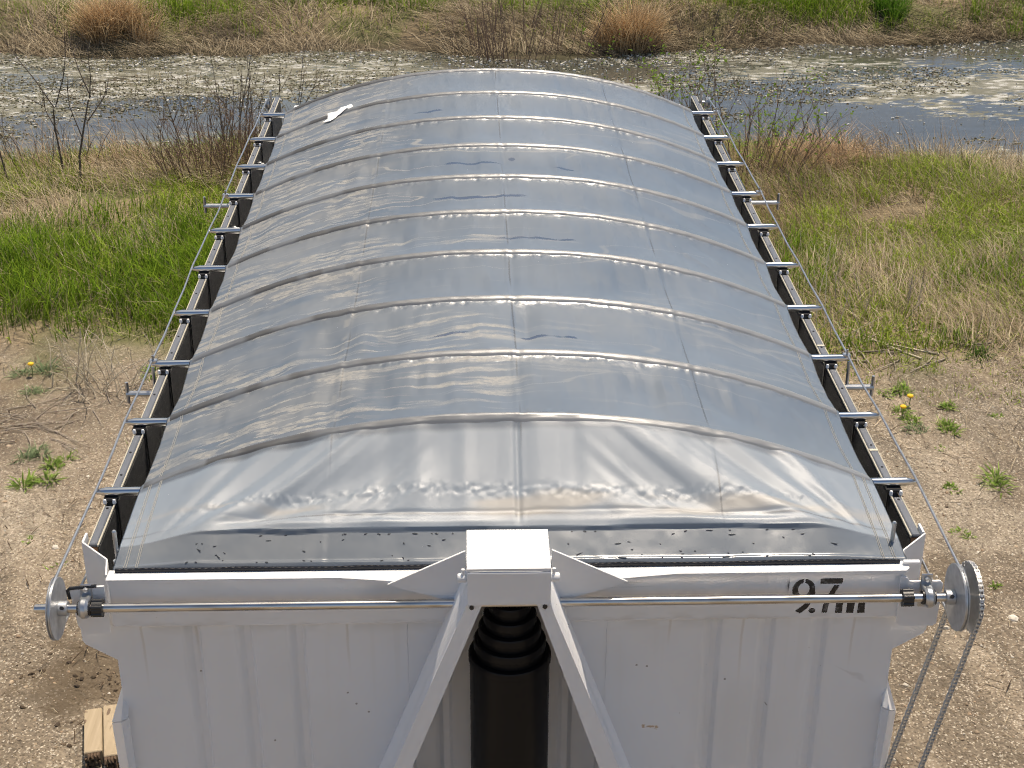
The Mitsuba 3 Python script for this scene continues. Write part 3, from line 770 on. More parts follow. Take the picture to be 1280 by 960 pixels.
tx = np.linspace(-EDGE, EDGE, 430)
ty = np.concatenate([np.linspace(FRONT, -0.005, 150), np.arange(0, Y_END, 0.0066)])
TX, TY = np.meshgrid(tx, ty)
TZ = tarp_z(TX, TY)
PX = edge_x(TX, TY)
V = np.stack([PX, TY, TZ], -1)
skirt = lambda row, d: row + np.array(d)
V = np.concatenate([skirt(V[:, :1], (0.004, 0, -0.035)), V, skirt(V[:, -1:], (-0.004, 0, -0.035))], 1)
V = np.concatenate([skirt(V[:1], (0, 0.003, -0.012)), V, np.stack([V[-1, :, 0], V[-1, :, 1] + 0.01, np.minimum(V[-1, :, 2], -0.04)], -1)[None]], 0)
TP = 'roll_tarp'
tag(TP, 'grey dusty vinyl roll tarp stretched over ten bows on the trailer', 'tarp')
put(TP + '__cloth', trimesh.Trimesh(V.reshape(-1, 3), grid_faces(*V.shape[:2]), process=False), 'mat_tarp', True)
labels[TP + '__cloth'] = {'label': 'grey vinyl cloth with tan dust streaks on its left side'}


def strip(xa, ya_fn, w0, w1, lift=0.0035, n=260):
    """a sewn band over the tarp across its width: rows at y + w"""
    rows = []
    xs_ = np.linspace(-EDGE + 0.012, EDGE - 0.012, n)
    e0 = w0 + 0.004 * (nz(xs_ * 24, xa, 0, 51) - 0.5) ; e1 = w1 + 0.005 * (nz(xs_ * 30, xa, 1, 52) - 0.5)
    for k in np.linspace(0, 1, 9):
        yy = xa + e0 + (e1 - e0) * k
        zz = tarp_z(xs_, yy) + lift * (1 if 0.02 < k < 0.98 else -0.3) + 0.0015 * (nz(xs_ * 40, k * 4, xa, 53) - 0.5)
        rows.append(np.stack([edge_x(xs_, yy), yy, zz], -1))
    R = np.array(rows)
    return trimesh.Trimesh(R.reshape(-1, 3), grid_faces(*R.shape[:2]), process=False)


# bows: the tube, its flattened ends, the sliders on the boards, the clamp
def bow_path():
    xs_ = np.concatenate([[-1.25, -1.235, -1.22], np.linspace(-1.13, 1.13, 60), [1.22, 1.235, 1.25]])
    zz = np.where(np.abs(xs_) > 1.09, 0, 0)
    zz = np.maximum(arch(np.clip(xs_, -EDGE, EDGE)) - 0.017, 0.0) * (np.abs(xs_) < EDGE)
    return np.stack([xs_, 0 * xs_, zz], 1)


bp = bow_path()
BR = np.full(len(bp), 0.0135); BR[[0, -1]] = 0.007; BR[[1, -2]] = 0.010
LIFT0 = T().translate([0, 0, H])
first = None
for i in range(10):
    y = S * i
    tw = T().translate([0, y, H]).rotate([0, 0, 1], 0.22 * math.sin(2.7 * i + 1)) @ T().translate([0.003 * math.sin(4.1 * i), 0.004 * math.sin(5.3 * i), 0])
    bk = TP + '__bow' + (f'_{i:03d}' if i else '')
    if i == 0:
        scene[bk] = mikit.ply(tube(bp, BR, 16), 'mat_bow', smooth=40)
        sl = {}
        for s in (-1, 1):
            f = (lambda a, b: (min(s * a, s * b), max(s * a, s * b)))
            sl[s] = mikit.ply(bx(*f(*((1.184, 1.226) if s < 0 else (1.162, 1.206))), -0.026, 0.012, -0.0235, -0.0125, 0.003), 'mat_black')
        gd = mikit.ply(bx(-0.0025, 0.0025, -0.004, 0.004, -0.2, -0.012), 'mat_black')
        bt = mikit.ply(lathe([(0, 0.006), (0.004, 0.005), (0.006, 0.0), (0.006, -0.008), (0, -0.008)], 'z', (0, 0, 0), 8), 'mat_paper', smooth=40)
        clip = mikit.ply(cat(bx(-0.014, 0.014, -0.011, 0.011, -0.012, 0.004, 0.003), tube([(0, -0.004, 0), (0, -0.004, 0.022)], 0.004, 6)), 'mat_steel')
        link = {s: mikit.ply(tube([(s * 1.248, -0.008, -0.01), (s * 1.244, -0.03, -0.14)], 0.006, 6), 'mat_steel') for s in (-1, 1)}
        base = dict(scene[bk])
    scene[bk] = {**base, 'to_world': tw}
    nm = lambda part, k: f'{bk}__{part}' + (f'_{k:03d}' if k else '')
    for k, s in enumerate((-1, 1)):
        scene[nm('slider', k)] = {**sl[s], 'to_world': tw}
        scene[nm('guide', k)] = {**gd, 'to_world': T().translate([-1.185 if s < 0 else 1.163, y - 0.018, H])}
        for j, dx in enumerate((1.192, 1.220) if s < 0 else (1.170, 1.200)):
            scene[nm('button', 2 * k + j)] = {**bt, 'to_world': T().translate([s * dx, y - 0.029, H - 0.018])}
        if i in (2, 6, 9):
            scene[nm('clamp', k)] = {**clip, 'to_world': T().translate([s * 1.243, y, H + 0.012])}
            if i == 2:
                scene[nm('carrier', k)] = {**link[s], 'to_world': tw}
    put(TP + '__bow_pocket', strip(y, None, -0.023, 0.019), 'mat_pocket', True)
# hems and stitching
def along(x_fn, y0, y1, n, lift=0.0012, r=0.0009):
    yy = np.linspace(y0, y1, n); xx = x_fn(yy)
    return tube(np.stack([edge_x(xx, yy), yy, tarp_z(xx, yy) + lift], 1), r, 5)


st = []
for s in (-1, 1):
    for o in (0.032, 0.038, 0.066, 0.071):
        st.append(along(lambda yy: s * (EDGE - o + 0 * yy + 0.018 * np.clip(-yy, 0, 1) * (0.5 if o > 0.05 else 0.2)), -0.415, 0.0, 60))
    for o in (0.05, 0.056):
        st.append(along(lambda yy: s * (EDGE - o + 0 * yy), 0.02, 4.05, 500, 0.0010, 0.0007))
put(TP + '__stitching', cat(st), 'mat_thread', True)
tag(TP + '__stitching', kind='stuff')
xs_ = np.linspace(-1.105, 1.09, 120)
put(TP + '__front_edging', cat([hull([(xs_[i + j], -0.4265 - d, z - 0.0035 * nz(xs_[i + j] * 12, 0, 0, 61)) for j in (0, 1) for d in (0, 0.007) for z in (-0.0115, 0.001)]) for i in range(119)]), 'mat_strip', True)
labels[TP + '__front_edging'] = {'label': 'black edging strip along the front of the tarp'}
rng = np.random.default_rng(7)
drops = []
for i in range(90):
    x = rng.uniform(-0.95, 0.95); v = rng.choice([rng.uniform(0.33, 0.41), 0.329, 0.408], p=[0.62, 0.2, 0.18])
    if -0.14 < x < 0.11: continue
    m = trimesh.creation.icosphere(1); l = rng.uniform(0.002, 0.006) if rng.random() < 0.85 else rng.uniform(0.008, 0.014)
    m.apply_scale([l, rng.uniform(0.0014, 0.003), 0.0016]); m.apply_transform(trimesh.transformations.rotation_matrix(rng.normal(0, 0.5), [0, 0, 1]))
    m.apply_translation([x, -v, float(tarp_z(x, -v)) + 0.0006]); drops.append(m)
put('water_beads', cat(drops), 'mat_bead', True)
tag('water_beads', 'small water beads lying on the front flap of the tarp', kind='stuff')
# scrap of paper on the tarp
pp = sg.Polygon([(0, 0), (0.03, 0.012), (0.025, 0.055), (0.075, 0.06), (0.10, 0.10), (0.16, 0.115), (0.175, 0.07), (0.15, 0.055), (0.14, 0.04), (0.09, 0.018), (0.05, -0.01)])
m = trimesh.creation.extrude_polygon(pp, 0.001, engine='earcut').subdivide().subdivide().subdivide()
vv = np.array(m.vertices); vv[:, 0] = vv[:, 0] * 0.85 - 0.86; vv[:, 1] = vv[:, 1] * 1.7 + 3.53
zz = tarp_z(vv[:, 0], vv[:, 1]); vv[:, 2] += zz + 0.003 + 0.012 * nz(vv[:, 0] * 24, vv[:, 1] * 24, 0, 71)
put('paper_scrap', trimesh.Trimesh(vv, m.faces, process=False), 'mat_paper', False)
tag('paper_scrap', 'torn white scrap of paper lying on the far left of the tarp', 'paper')

# ------------------------------------------------------------------ timber blocks on the dirt
for i, (x0, x1, y0, y1, lab) in enumerate(((-1.925, -1.842, 1.575, 1.90, 'short weathered timber block with a splintered end, the outer of two left of the trailer'),
                                           (-1.836, -1.755, 1.53, 1.91, 'pale timber block partly hidden by the trailer, the inner of two'))):
    k = numbered('timber_block')
    m = bx(x0, x1, y0, y1, 0.012, 0.1, 0.004)
    rotm = trimesh.transformations.rotation_matrix(math.radians(12.5), [0, 0, 1], [-1.842, 1.6, 0])
    m.apply_transform(rotm)
    put(k + '__beam', m, 'mat_timber', 30, 0)
    r2 = np.random.default_rng(20 + i)
    sp = [hull([(x, y0 - d, z) for x in (xx, xx + 0.012) for z in (zz_, zz_ + 0.014) for d in (0, 0.01 + 0.03 * r2.random())]) for xx in np.arange(x0 + 0.002, x1 - 0.012, 0.014) for zz_ in (0.02, 0.04, 0.06, 0.08) if r2.random() < 0.75]
    put(k + '__splintered_end', cat(sp).apply_transform(rotm), 'mat_end_grain', False, 0)
    tag(k + '__splintered_end', kind='stuff')
    tag(k, lab, 'timber')
#VEG
# ------------------------------------------------------------------ plants
def blades(x, y, length, width, az, lean, c0, c1, droop=0.35, z=None):
    """grass blades: 5 vertices each. lean: angle from upright; az: the way it leans"""
    n = len(x); R = np.random.default_rng(n + 5)
    z = ground_z(x, y) - 0.005 if z is None else z
    B = np.stack([x, y, z], 1)
    d = np.stack([np.cos(az) * np.sin(lean), np.sin(az) * np.sin(lean), np.cos(lean)], 1)
    l2 = np.clip(lean + droop * R.uniform(0.3, 1.6, n), 0, 1.66)
    d2 = np.stack([np.cos(az) * np.sin(l2), np.sin(az) * np.sin(l2), np.cos(l2)], 1)
    fa = az + R.normal(0, 0.9, n) + math.pi / 2
    wv = np.stack([np.cos(fa), np.sin(fa), 0 * fa], 1) * (width / 2)[:, None]
    M = B + d * (length * 0.55)[:, None]; Tp = M + d2 * (length * 0.5)[:, None]
    V = np.stack([B - wv * 0.8, B + wv * 0.8, M - wv, M + wv, Tp], 1).reshape(-1, 3)
    i = np.arange(n)[:, None] * 5
    F = np.concatenate([i + [0, 1, 3], i + [0, 3, 2], i + [2, 3, 4]], 0)
    cm = (c0 + c1) / 2
    C = np.stack([c0, c0, cm, cm, c1], 1).reshape(-1, 3)
    return V, F, C


def put_blades(key, parts, mat):
    V, F, C, o = [], [], [], 0
    for v, f, c in parts:
        V.append(v); F.append(f + o); C.append(c); o += len(v)
    key = numbered(key)
    scene[key] = mikit.ply(trimesh.Trimesh(np.vstack(V), np.vstack(F), process=False), mat, smooth=False, color=np.clip(np.vstack(C), 0, 1))
    return key


def col(n, a, b, R, jitter=0.18):
    t = R.random(n)[:, None]
    return (np.array(a) * (1 - t) + np.array(b) * t) * (1 + jitter * R.normal(0, 1, n))[:, None].clip(0.4, 1.8)


R = np.random.default_rng(2024)


def scatter(n, x0, x1, y0, y1, keep):
    x, y = R.uniform(x0, x1, n), R.uniform(y0, y1, n)
    m = R.random(n) < keep(x, y)
    nn, ff = shore(x)
    m &= ~((x > -1.25) & (x < 1.2) & (y < 4.7))
    return x[m], y[m]


def dry_land(x, y, margin=0.0):
    n, f = shore(x)
    return ((y < n - margin) | (y > f + margin)).astype(float)


clump = lambda x, y, k, s: fb(x * k, y * k, 0.0, 3, s)
# tall bright grass left of the trailer
green = []
def grass(n, x0, x1, y0, y1, keep, l, w, a, b, lean=0.35, droop=0.5, tip=1.5):
    x, y = scatter(n, x0, x1, y0, y1, keep)
    k = len(x)
    c = col(k, a, b, R)
    return blades(x, y, R.uniform(l[0], l[1], k) * (0.45 + 1.1 * clump(x, y, 2.3, 5)) * (0.45 + 0.55 * sst(5.6, 7.4, y)), R.uniform(w[0], w[1], k), R.uniform(0, 2 * math.pi, k), np.abs(R.normal(0, lean, k)), c * 0.8, c * tip, droop)


edgeL = lambda x: 6.3 + 0.7 * (fb(x * 0.8, 0, 0, 3, 81) - 0.5)
G1, G2, G3 = (0.11, 0.19, 0.018), (0.24, 0.33, 0.035), (0.30, 0.345, 0.075)
tall = lambda x, y: sst(-0.35, 0.9, y - edgeL(x) + 0.8 * (clump(x, y, 3.0, 107) - 0.5)) * sst(9.2, 7.6, y + 0.9 * (clump(x, y, 0.9, 82) - 0.5)) * (0.25 + 0.75 * sst(0.3, 0.55, clump(x, y, 1.3, 83)))
green.append(grass(42000, -8, -1.5, 6.2, 9.6, tall, (0.20, 0.36), (0.005, 0.010), G1, G2))
mixed = lambda thr: (lambda x, y: dry_land(x, y, 0.05) * sst(thr, thr + 0.15, clump(x, y, 1.1, 84)))
green.append(grass(70000, -9, -1.2, 7.6, 12.2, mixed(0.40), (0.07, 0.17), (0.004, 0.008), G2, G3, 0.5))
# right: rough mixed grass
rough = lambda x, y: sst(5.2, 6.9, y + 1.8 * (clump(x, y, 1.1, 85) - 0.5)) * dry_land(x, y, 0.05) * sst(0.44, 0.6, clump(x, y, 1.1, 86))
green.append(grass(95000, 1.2, 10, 5.6, 12.1, rough, (0.08, 0.20), (0.004, 0.009), G2, G3, 0.5))
green.append(grass(12000, 1.25, 9, 6.0, 8.0, lambda x, y: sst(0.45, 0.6, clump(x, y, 1.5, 87)), (0.18, 0.34), (0.005, 0.010), G1, G2))
green.append(grass(9000, -1.5, 1.5, 5.5, 12.0, lambda x, y: 0.6 + 0 * x, (0.1, 0.2), (0.005, 0.009), G2, G3))
# far bank
far = lambda x, y: dry_land(x, y, 0.4) * sst(0.38, 0.52, clump(x, y, 0.75, 88)) * (0.25 + 0.75 * sst(16.4, 18.0, y + 1.2 * (clump(x, y, 0.5, 80) - 0.5)))
green.append(grass(105000, -11, 13, 15.8, 22, far, (0.10, 0.26), (0.006, 0.011), G2, G3, 0.5))
green.append(grass(60000, -11, 13, 16.3, 20, lambda x, y: sst(0.50, 0.58, clump(x, y, 0.8, 89)), (0.22, 0.42), (0.006, 0.011), G1, G2, 0.35))
green.append(grass(30000, -11, 13, 15.9, 18.4, lambda x, y: dry_land(x, y, 0.25) * sst(0.52, 0.60, clump(x, y, 1.6, 110)), (0.10, 0.26), (0.006, 0.010), G1, G3, 0.45))
green.append(grass(9000, 1.5, 9, 10.2, 12.0, lambda x, y: sst(0.52, 0.62, clump(x, y, 2.4, 111)) * (shore(x)[0] + 0.35 > y), (0.10, 0.24), (0.004, 0.008), G1, G2, 0.4))
green.append(grass(7000, -8, -1.5, 10.4, 12.2, lambda x, y: sst(0.54, 0.62, clump(x, y, 2.2, 112)) * (shore(x)[0] + 0.35 > y), (0.10, 0.24), (0.004, 0.008), G1, G2, 0.4))
# thin grass in the weedy edge of the yard
weedy = lambda x, y: sst(0.60, 0.7, clump(x, y, 1.9, 90) + 0.13 * sst(5.0, 6.2, y)) * sst(3.6, 5.6, y) * 0.8
green.append(grass(16000, -6, -1.3, 3.6, 6.8, weedy, (0.05, 0.12), (0.004, 0.008), G2, G3, 0.6))
green.append(grass(13000, 1.3, 6, 3.6, 6.4, weedy, (0.05, 0.11), (0.004, 0.008), G2, G3, 0.6))
put_blades('green_grass', green, 'mat_blade')
tag('green_grass', 'fresh green grass on the near ground and both pond banks', kind='stuff')

D1, D2, D3 = (0.27, 0.21, 0.13), (0.47, 0.40, 0.28), (0.17, 0.13, 0.085)


def straw(n, x0, x1, y0, y1, keep, l, w, a, b, az=None, lean=(1.05, 0.35), droop=0.35):
    x, y = scatter(n, x0, x1, y0, y1, keep); k = len(x)
    c = col(k, a, b, R, 0.25)
    A = R.uniform(0, 2 * math.pi, k) if az is None else az(x, y) + R.normal(0, 0.55, k)
    zz = ground_z(x, y) + R.uniform(0, 0.05, k)
    return blades(x, y, R.uniform(l[0], l[1], k), R.uniform(w[0], w[1], k), A, np.clip(R.normal(lean[0], lean[1], k), 0, 1.52), c, c * 1.25, droop, zz)


swirl = lambda x, y: 6.0 * fb(x * 0.6, y * 0.6, 0, 2, 91)
dry = []
dry.append(straw(46000, -9, -1.2, 7.6, 12.3, lambda x, y: dry_land(x, y) * sst(0.32, 0.6, clump(x, y, 1.2, 92)), (0.12, 0.34), (0.003, 0.006), D1, D2, swirl))
dry.append(straw(80000, 1.2, 10.5, 6.0, 12.3, lambda x, y: dry_land(x, y) * (0.2 + 0.8 * sst(0.38, 0.58, clump(x, y, 0.8, 93))), (0.12, 0.36), (0.003, 0.006), D1, D2, swirl))
dry.append(straw(60000, -11, 13, 15.4, 17.6, lambda x, y: dry_land(x, y, -0.15) * (0.25 + 0.75 * sst(0.35, 0.55, clump(x, y, 0.8, 94))), (0.2, 0.5), (0.004, 0.008), D3, D2, swirl, (1.25, 0.2)))
dry.append(straw(26000, -11, 13, 17.0, 22, lambda x, y: sst(0.45, 0.62, clump(x, y, 0.9, 95)), (0.15, 0.4), (0.004, 0.008), D1, D2, swirl))
dry.append(straw(3000, 1.2, 10, 9.4, 11.2, lambda x, y: dry_land(x, y, 0.05) * sst(0.45, 0.6, clump(x, y, 0.7, 96)), (0.15, 0.34), (0.003, 0.006), D1, D2, swirl, (0.8, 0.3)))
dry.append(straw(7000, -7, -1.2, 4.2, 6.9, lambda x, y: sst(0.45, 0.7, clump(x, y, 1.4, 97)) * sst(4.2, 5.8, y), (0.06, 0.22), (0.002, 0.005), D3, D2, swirl, (1.35, 0.15)))
dry.append(straw(9000, 1.2, 7, 4.0, 6.6, lambda x, y: sst(0.42, 0.66, clump(x, y, 1.2, 98)) * sst(3.8, 5.9, y), (0.06, 0.22), (0.002, 0.005), D3, D2, swirl, (1.35, 0.15)))
dry.append(straw(3200, -5, -1.4, 0.8, 4.5, lambda x, y: 0.5 + 0 * x, (0.02, 0.07), (0.0015, 0.003), D3, D2, None, (1.5, 0.05), 0.1))
dry.append(straw(3600, 1.4, 5, 0.8, 4.5, lambda x, y: 0.5 + 0 * x, (0.02, 0.07), (0.0015, 0.003), D3, D2, None, (1.5, 0.05), 0.1))
dry.append(straw(5200, -8, -1.4, 6.4, 8.8, lambda x, y: 0.35 + 0.65 * sst(0.5, 0.65, clump(x, y, 2.2, 104)), (0.2, 0.42), (0.003, 0.006), D1, D2, swirl, (0.7, 0.35)))
BK1, BK2 = (0.05, 0.035, 0.025), (0.12, 0.09, 0.065)
dry.append(straw(1500, -5, -1.4, 0.8, 6.0, lambda x, y: sst(0.45, 0.65, clump(x, y, 2.0, 105)), (0.03, 0.13), (0.003, 0.007), BK1, BK2, None, (1.5, 0.05), 0.1))
dry.append(straw(1900, 1.4, 5, 0.8, 6.0, lambda x, y: sst(0.45, 0.65, clump(x, y, 2.0, 106)), (0.03, 0.14), (0.003, 0.007), BK1, BK2, None, (1.5, 0.05), 0.1))
bush = lambda cx, cy, rx, ry: (lambda x, y: np.exp(-(((x - cx) / rx) ** 2 + ((y - cy) / ry) ** 2)) * sst(0.4, 0.6, clump(x, y, 2.6, 120)) * dry_land(x, y, -0.3))
RD1, RD2 = (0.22, 0.145, 0.09), (0.42, 0.33, 0.21)
for cx, cy, rx, ry, n in ((2.7, 9.6, 0.9, 1.0, 9000), (2.3, 8.2, 0.5, 0.9, 4000), (-2.6, 10.5, 0.8, 0.7, 8000), (-4.6, 10.7, 1.0, 0.5, 6000), (4.6, 10.4, 1.2, 0.5, 4000)):
    dry.append(straw(n, cx - 2 * rx, cx + 2 * rx, cy - 2 * ry, cy + 2 * ry, bush(cx, cy, rx, ry), (0.25, 0.65), (0.003, 0.006), RD1, RD2, swirl, (0.5, 0.3), 0.5))
put_blades('dry_grass', dry, 'mat_straw')
tag('dry_grass', 'matted straw coloured dead grass lying over the banks and ground', kind='stuff')


# stones and clods on the dirt
def pebbles(x, y, size, color, seed):
    rr = np.random.default_rng(seed)
    ico = trimesh.creation.icosahedron(); v0, f0 = np.array(ico.vertices), np.array(ico.faces)
    n = len(x)
    sc = size[:, None] * rr.uniform(0.55, 1.2, (n, 3)) * np.array([1, 1, 0.6])
    a = rr.uniform(0, 6.28, n); ca, sa = np.cos(a), np.sin(a)
    jit = v0[None] * rr.uniform(0.7, 1.25, (n, 12, 1))
    v = jit * sc[:, None, :]
    X = v[..., 0] * ca[:, None] - v[..., 1] * sa[:, None]; Y = v[..., 0] * sa[:, None] + v[..., 1] * ca[:, None]
    P = np.stack([X + x[:, None], Y + y[:, None], v[..., 2] + (ground_z(x, y) + size * 0.12)[:, None]], -1)
    return P.reshape(-1, 3), (f0[None] + 12 * np.arange(n)[:, None, None]).reshape(-1, 3), np.repeat(color, 12, 0)


def stone_field(n, x0, x1, y0, y1, s0, s1, cols, seed, keep=lambda x, y: 1 + 0 * x):
    x, y = scatter(n, x0, x1, y0, y1, keep); k = len(x)
    s = s0 * (s1 / s0) ** (R.random(k) ** 2.2)
    c = np.array(cols)[R.integers(0, len(cols), k)] * R.uniform(0.75, 1.25, (k, 1))
    return pebbles(x, y, s, c, seed)


SC = [(0.40, 0.34, 0.26), (0.50, 0.46, 0.39), (0.26, 0.20, 0.14), (0.20, 0.16, 0.12), (0.44, 0.35, 0.25), (0.30, 0.22, 0.15)]
put_blades('gravel', [stone_field(9000, -5, -1.3, 0.6, 6.8, 0.0025, 0.012, SC, 1), stone_field(10000, 1.3, 5.5, 0.6, 6.6, 0.0025, 0.012, SC, 2), stone_field(220, 1.3, 5.5, 0.8, 6.4, 0.012, 0.03, SC, 3), stone_field(160, -5, -1.4, 0.8, 6.4, 0.012, 0.026, SC, 4)], 'mat_solid')
tag('gravel', 'loose small stones scattered over the dirt yard', kind='stuff')
clodk = lambda x, y: np.clip(np.exp(-(((x + 2.02) / 0.3) ** 2 + ((y - 2.25) / 0.42) ** 2)) * 1.3, 0, 1) * sst(0.4, 0.6, clump(x, y, 5, 99))
put_blades('soil_clods', [stone_field(2600, -3.0, -1.5, 1.2, 3.3, 0.004, 0.022, [(0.07, 0.052, 0.035), (0.10, 0.075, 0.05), (0.055, 0.042, 0.03)], 5, clodk)], 'mat_solid')
tag('soil_clods', 'dark damp soil clods strewn on the dirt beside the timber blocks', kind='stuff')

# pond scum, floating litter and painted white glints
def flakes(n, keep, s0, s1, cols, seed, zo, asp=1.8):
    x, y = R.uniform(-10, 12, n), R.uniform(10.4, 16.8, n)
    a, b = shore(x)
    m = (y > a - 0.1) & (y < b + 0.15) & (R.random(n) < keep(x, y, y - a, b - y))
    x, y = x[m], y[m]; k = len(x)
    s = s0 * (s1 / s0) ** (R.random(k) ** 1.6)
    t = np.arange(7) * 2 * np.pi / 7
    rad = R.uniform(0.55, 1.2, (k, 7)) * s[:, None]
    an = R.normal(0, 0.5, k)
    px_, py_ = np.cos(t) * rad * asp, np.sin(t) * rad * 0.8
    X = x[:, None] + px_ * np.cos(an)[:, None] - py_ * np.sin(an)[:, None]; Y = y[:, None] + px_ * np.sin(an)[:, None] + py_ * np.cos(an)[:, None]
    zt = WATER + zo + R.uniform(0, 0.004, (k, 1))
    top = np.stack([X, Y, zt + R.uniform(-0.002, 0.005, (k, 7))], -1); low = np.stack([X, Y, 0 * X + WATER - 0.01], -1)
    cen = np.stack([x, y, zt[:, 0] + 0.006], -1)[:, None]
    P = np.concatenate([cen, top, low], 1)
    F = []
    for i in range(7):
        j = (i + 1) % 7
        F += [[0, 1 + i, 1 + j], [1 + i, 8 + i, 8 + j], [1 + i, 8 + j, 1 + j]]
    F = (np.array(F)[None] + 15 * np.arange(k)[:, None, None]).reshape(-1, 3)
    c = np.array(cols)[R.integers(0, len(cols), k)] * R.uniform(0.7, 1.3, (k, 1))
    return P.reshape(-1, 3), F, np.repeat(c, 15, 0)


def mats(x, y, dn, df):
    base = fb(x * 0.55, y * 1.5, 2.0, 4, 101)
    left = sst(0.5, -2.0, x)
    k = sst(0.50, 0.60, base + 0.07 * left) + 0.9 * sst(0.75, 0.35, df) + 0.55 * left * sst(1.0, 1.8, dn)
    return np.clip(k, 0, 1) * (1 - 0.8 * sst(0.55, 0.75, df) * sst(1.3, 0.95, df)) * (1 - 0.5 * sst(0.8, 0.3, dn))


SCC = [(0.26, 0.24, 0.16), (0.32, 0.30, 0.22), (0.19, 0.18, 0.10), (0.38, 0.36, 0.29), (0.22, 0.20, 0.12), (0.14, 0.14, 0.06), (0.12, 0.09, 0.05)]
put_blades('pond_scum', [flakes(60000, mats, 0.003, 0.015, SCC, 1, 0.002, 2.4), flakes(16000, lambda x, y, a, b: 0.05 + 0.5 * mats(x, y, a, b) + 0.9 * sst(0.9, 0.3, b), 0.003, 0.015, [(0.72, 0.70, 0.66), (0.62, 0.59, 0.52)], 2, 0.008),  # the white flakes are painted glints, thickest along the far shore
                         flakes(16000, lambda x, y, a, b: 0.7 * mats(x, y, a, b), 0.004, 0.016, [(0.10, 0.075, 0.04), (0.07, 0.075, 0.03)], 3, 0.006)], 'mat_scum')
tag('pond_scum', 'pale floating scum, dead leaf litter and white flakes painted as glints, covering much of the pond', kind='stuff')


xx_, yy_ = R.uniform(-9, 11, 16000), R.uniform(10.6, 16.4, 16000)
aa_, bb_ = shore(xx_)
kk_ = (yy_ > aa_) & (yy_ < bb_) & (R.random(16000) < 0.75 * mats(xx_, yy_, yy_ - aa_, bb_ - yy_) * sst(0.42, 0.6, clump(xx_, yy_, 1.3, 103)))
xx_, yy_ = xx_[kk_], yy_[kk_]; n_ = len(xx_)
cc_ = col(n_, (0.22, 0.16, 0.09), (0.44, 0.37, 0.25), R, 0.25)
put_blades('reed_stubble', [blades(xx_, yy_, R.uniform(0.05, 0.16, n_) * (1 + 0.9 * sst(0.0, -2.5, xx_)), R.uniform(0.003, 0.006, n_), R.uniform(0, 6.283, n_), np.abs(R.normal(0.3, 0.45, n_)), cc_ * 0.7, cc_ * 1.2, 0.5, 0 * xx_ + WATER - 0.01)], 'mat_straw')
tag('reed_stubble', 'short dead reed stubble poking up through the pond scum', kind='stuff')


# ---- single plants
def fountain(key, x, y, n, rad, h, cols, lean, width, mat, squash=1.0, droop=0.5, part=None):
    rr = np.random.default_rng(int(abs(x * 991 + y * 77) * 10) % 99991)
    a = rr.uniform(0, 6.283, n); q_ = np.sqrt(rr.random(n))
    k_ = max(3, int(n / 130)) if n > 200 else 3
    ta, tq = rr.uniform(0, 6.283, k_), np.sqrt(rr.random(k_)) * 0.85
    wt = rr.uniform(0.3, 1.0, k_); t_ = rr.choice(k_, n, p=wt / wt.sum()); th_ = rr.uniform(0.55, 1.1, k_)[t_]; tl_ = rr.normal(0, 0.45, k_)[t_]
    sub = rad * 0.42
    bx_, by_ = x + rad * tq[t_] * np.cos(ta[t_]) + np.cos(a) * sub * q_, y + (rad * tq[t_] * np.sin(ta[t_]) + np.sin(a) * sub * q_) * squash
    l = h * rr.uniform(0.4, 1.15, n) * th_
    a = a + tl_
    c = col(n, cols[0], cols[1], rr, 0.22)
    out = blades(bx_, by_, l, rr.uniform(width[0], width[1], n), a + rr.normal(0, 0.6, n), np.abs(rr.normal(lean * (0.35 + q_), 0.2)), c * 0.95, c * 1.45, droop)
    return put_blades(key if part is None else key + '__' + part, [out], mat)


def plant(kind, x, y, label, category, group=None, **kw):
    key = numbered(kind)
    fountain(key, x, y, **kw)
    tag(key, label, category, group)
    return key


RU = ((0.31, 0.20, 0.10), (0.54, 0.42, 0.26))
plant('grass_tussock', -4.69, 15.95, 'big rusty brown dead grass tussock at the far left water edge', 'tussock', n=2600, rad=0.48, h=0.62, cols=RU, lean=0.38, width=(0.005, 0.009), mat='mat_straw', squash=0.5)
plant('grass_tussock', 2.0, 15.75, 'tall tan tussock on the far bank, right of the reddish stems', 'tussock', n=2100, rad=0.36, h=0.75, cols=RU, lean=0.32, width=(0.005, 0.009), mat='mat_straw', squash=0.5)
plant('grass_tussock', -5.45, 13.1, 'small brown tussock in the pond at the left edge', 'tussock', n=700, rad=0.24, h=0.22, cols=((0.2, 0.12, 0.07), (0.3, 0.2, 0.12)), lean=0.6, width=(0.005, 0.009), mat='mat_straw')
plant('grass_tussock', -3.4, 13.6, 'low dark brown reed stubble standing in the left of the pond', 'tussock', n=500, rad=0.42, h=0.26, cols=((0.15, 0.10, 0.06), (0.25, 0.18, 0.11)), lean=0.25, width=(0.004, 0.007), mat='mat_straw', squash=0.4)
plant('grass_tussock', -3.85, 10.9, 'low flattened straw mound beside the bare saplings', 'tussock', n=1500, rad=0.36, h=0.32, cols=((0.30, 0.21, 0.12), (0.44, 0.34, 0.22)), lean=1.15, width=(0.003, 0.006), mat='mat_straw', squash=0.6)
plant('grass_tussock', 3.3, 10.6, 'pale pinkish tan dead grass heap right of the leafy shrub', 'tussock', n=3000, rad=0.75, h=0.5, cols=((0.32, 0.22, 0.13), (0.48, 0.36, 0.24)), lean=0.85, width=(0.003, 0.006), mat='mat_straw', squash=0.6)
GS = ((0.07, 0.12, 0.02), (0.12, 0.17, 0.04))
plant('sedge_clump', 5.3, 12.15, 'dark green sedge clump standing alone in the right of the pond', 'sedge', n=240, rad=0.14, h=0.22, cols=GS, lean=0.5, width=(0.005, 0.008), mat='mat_blade')
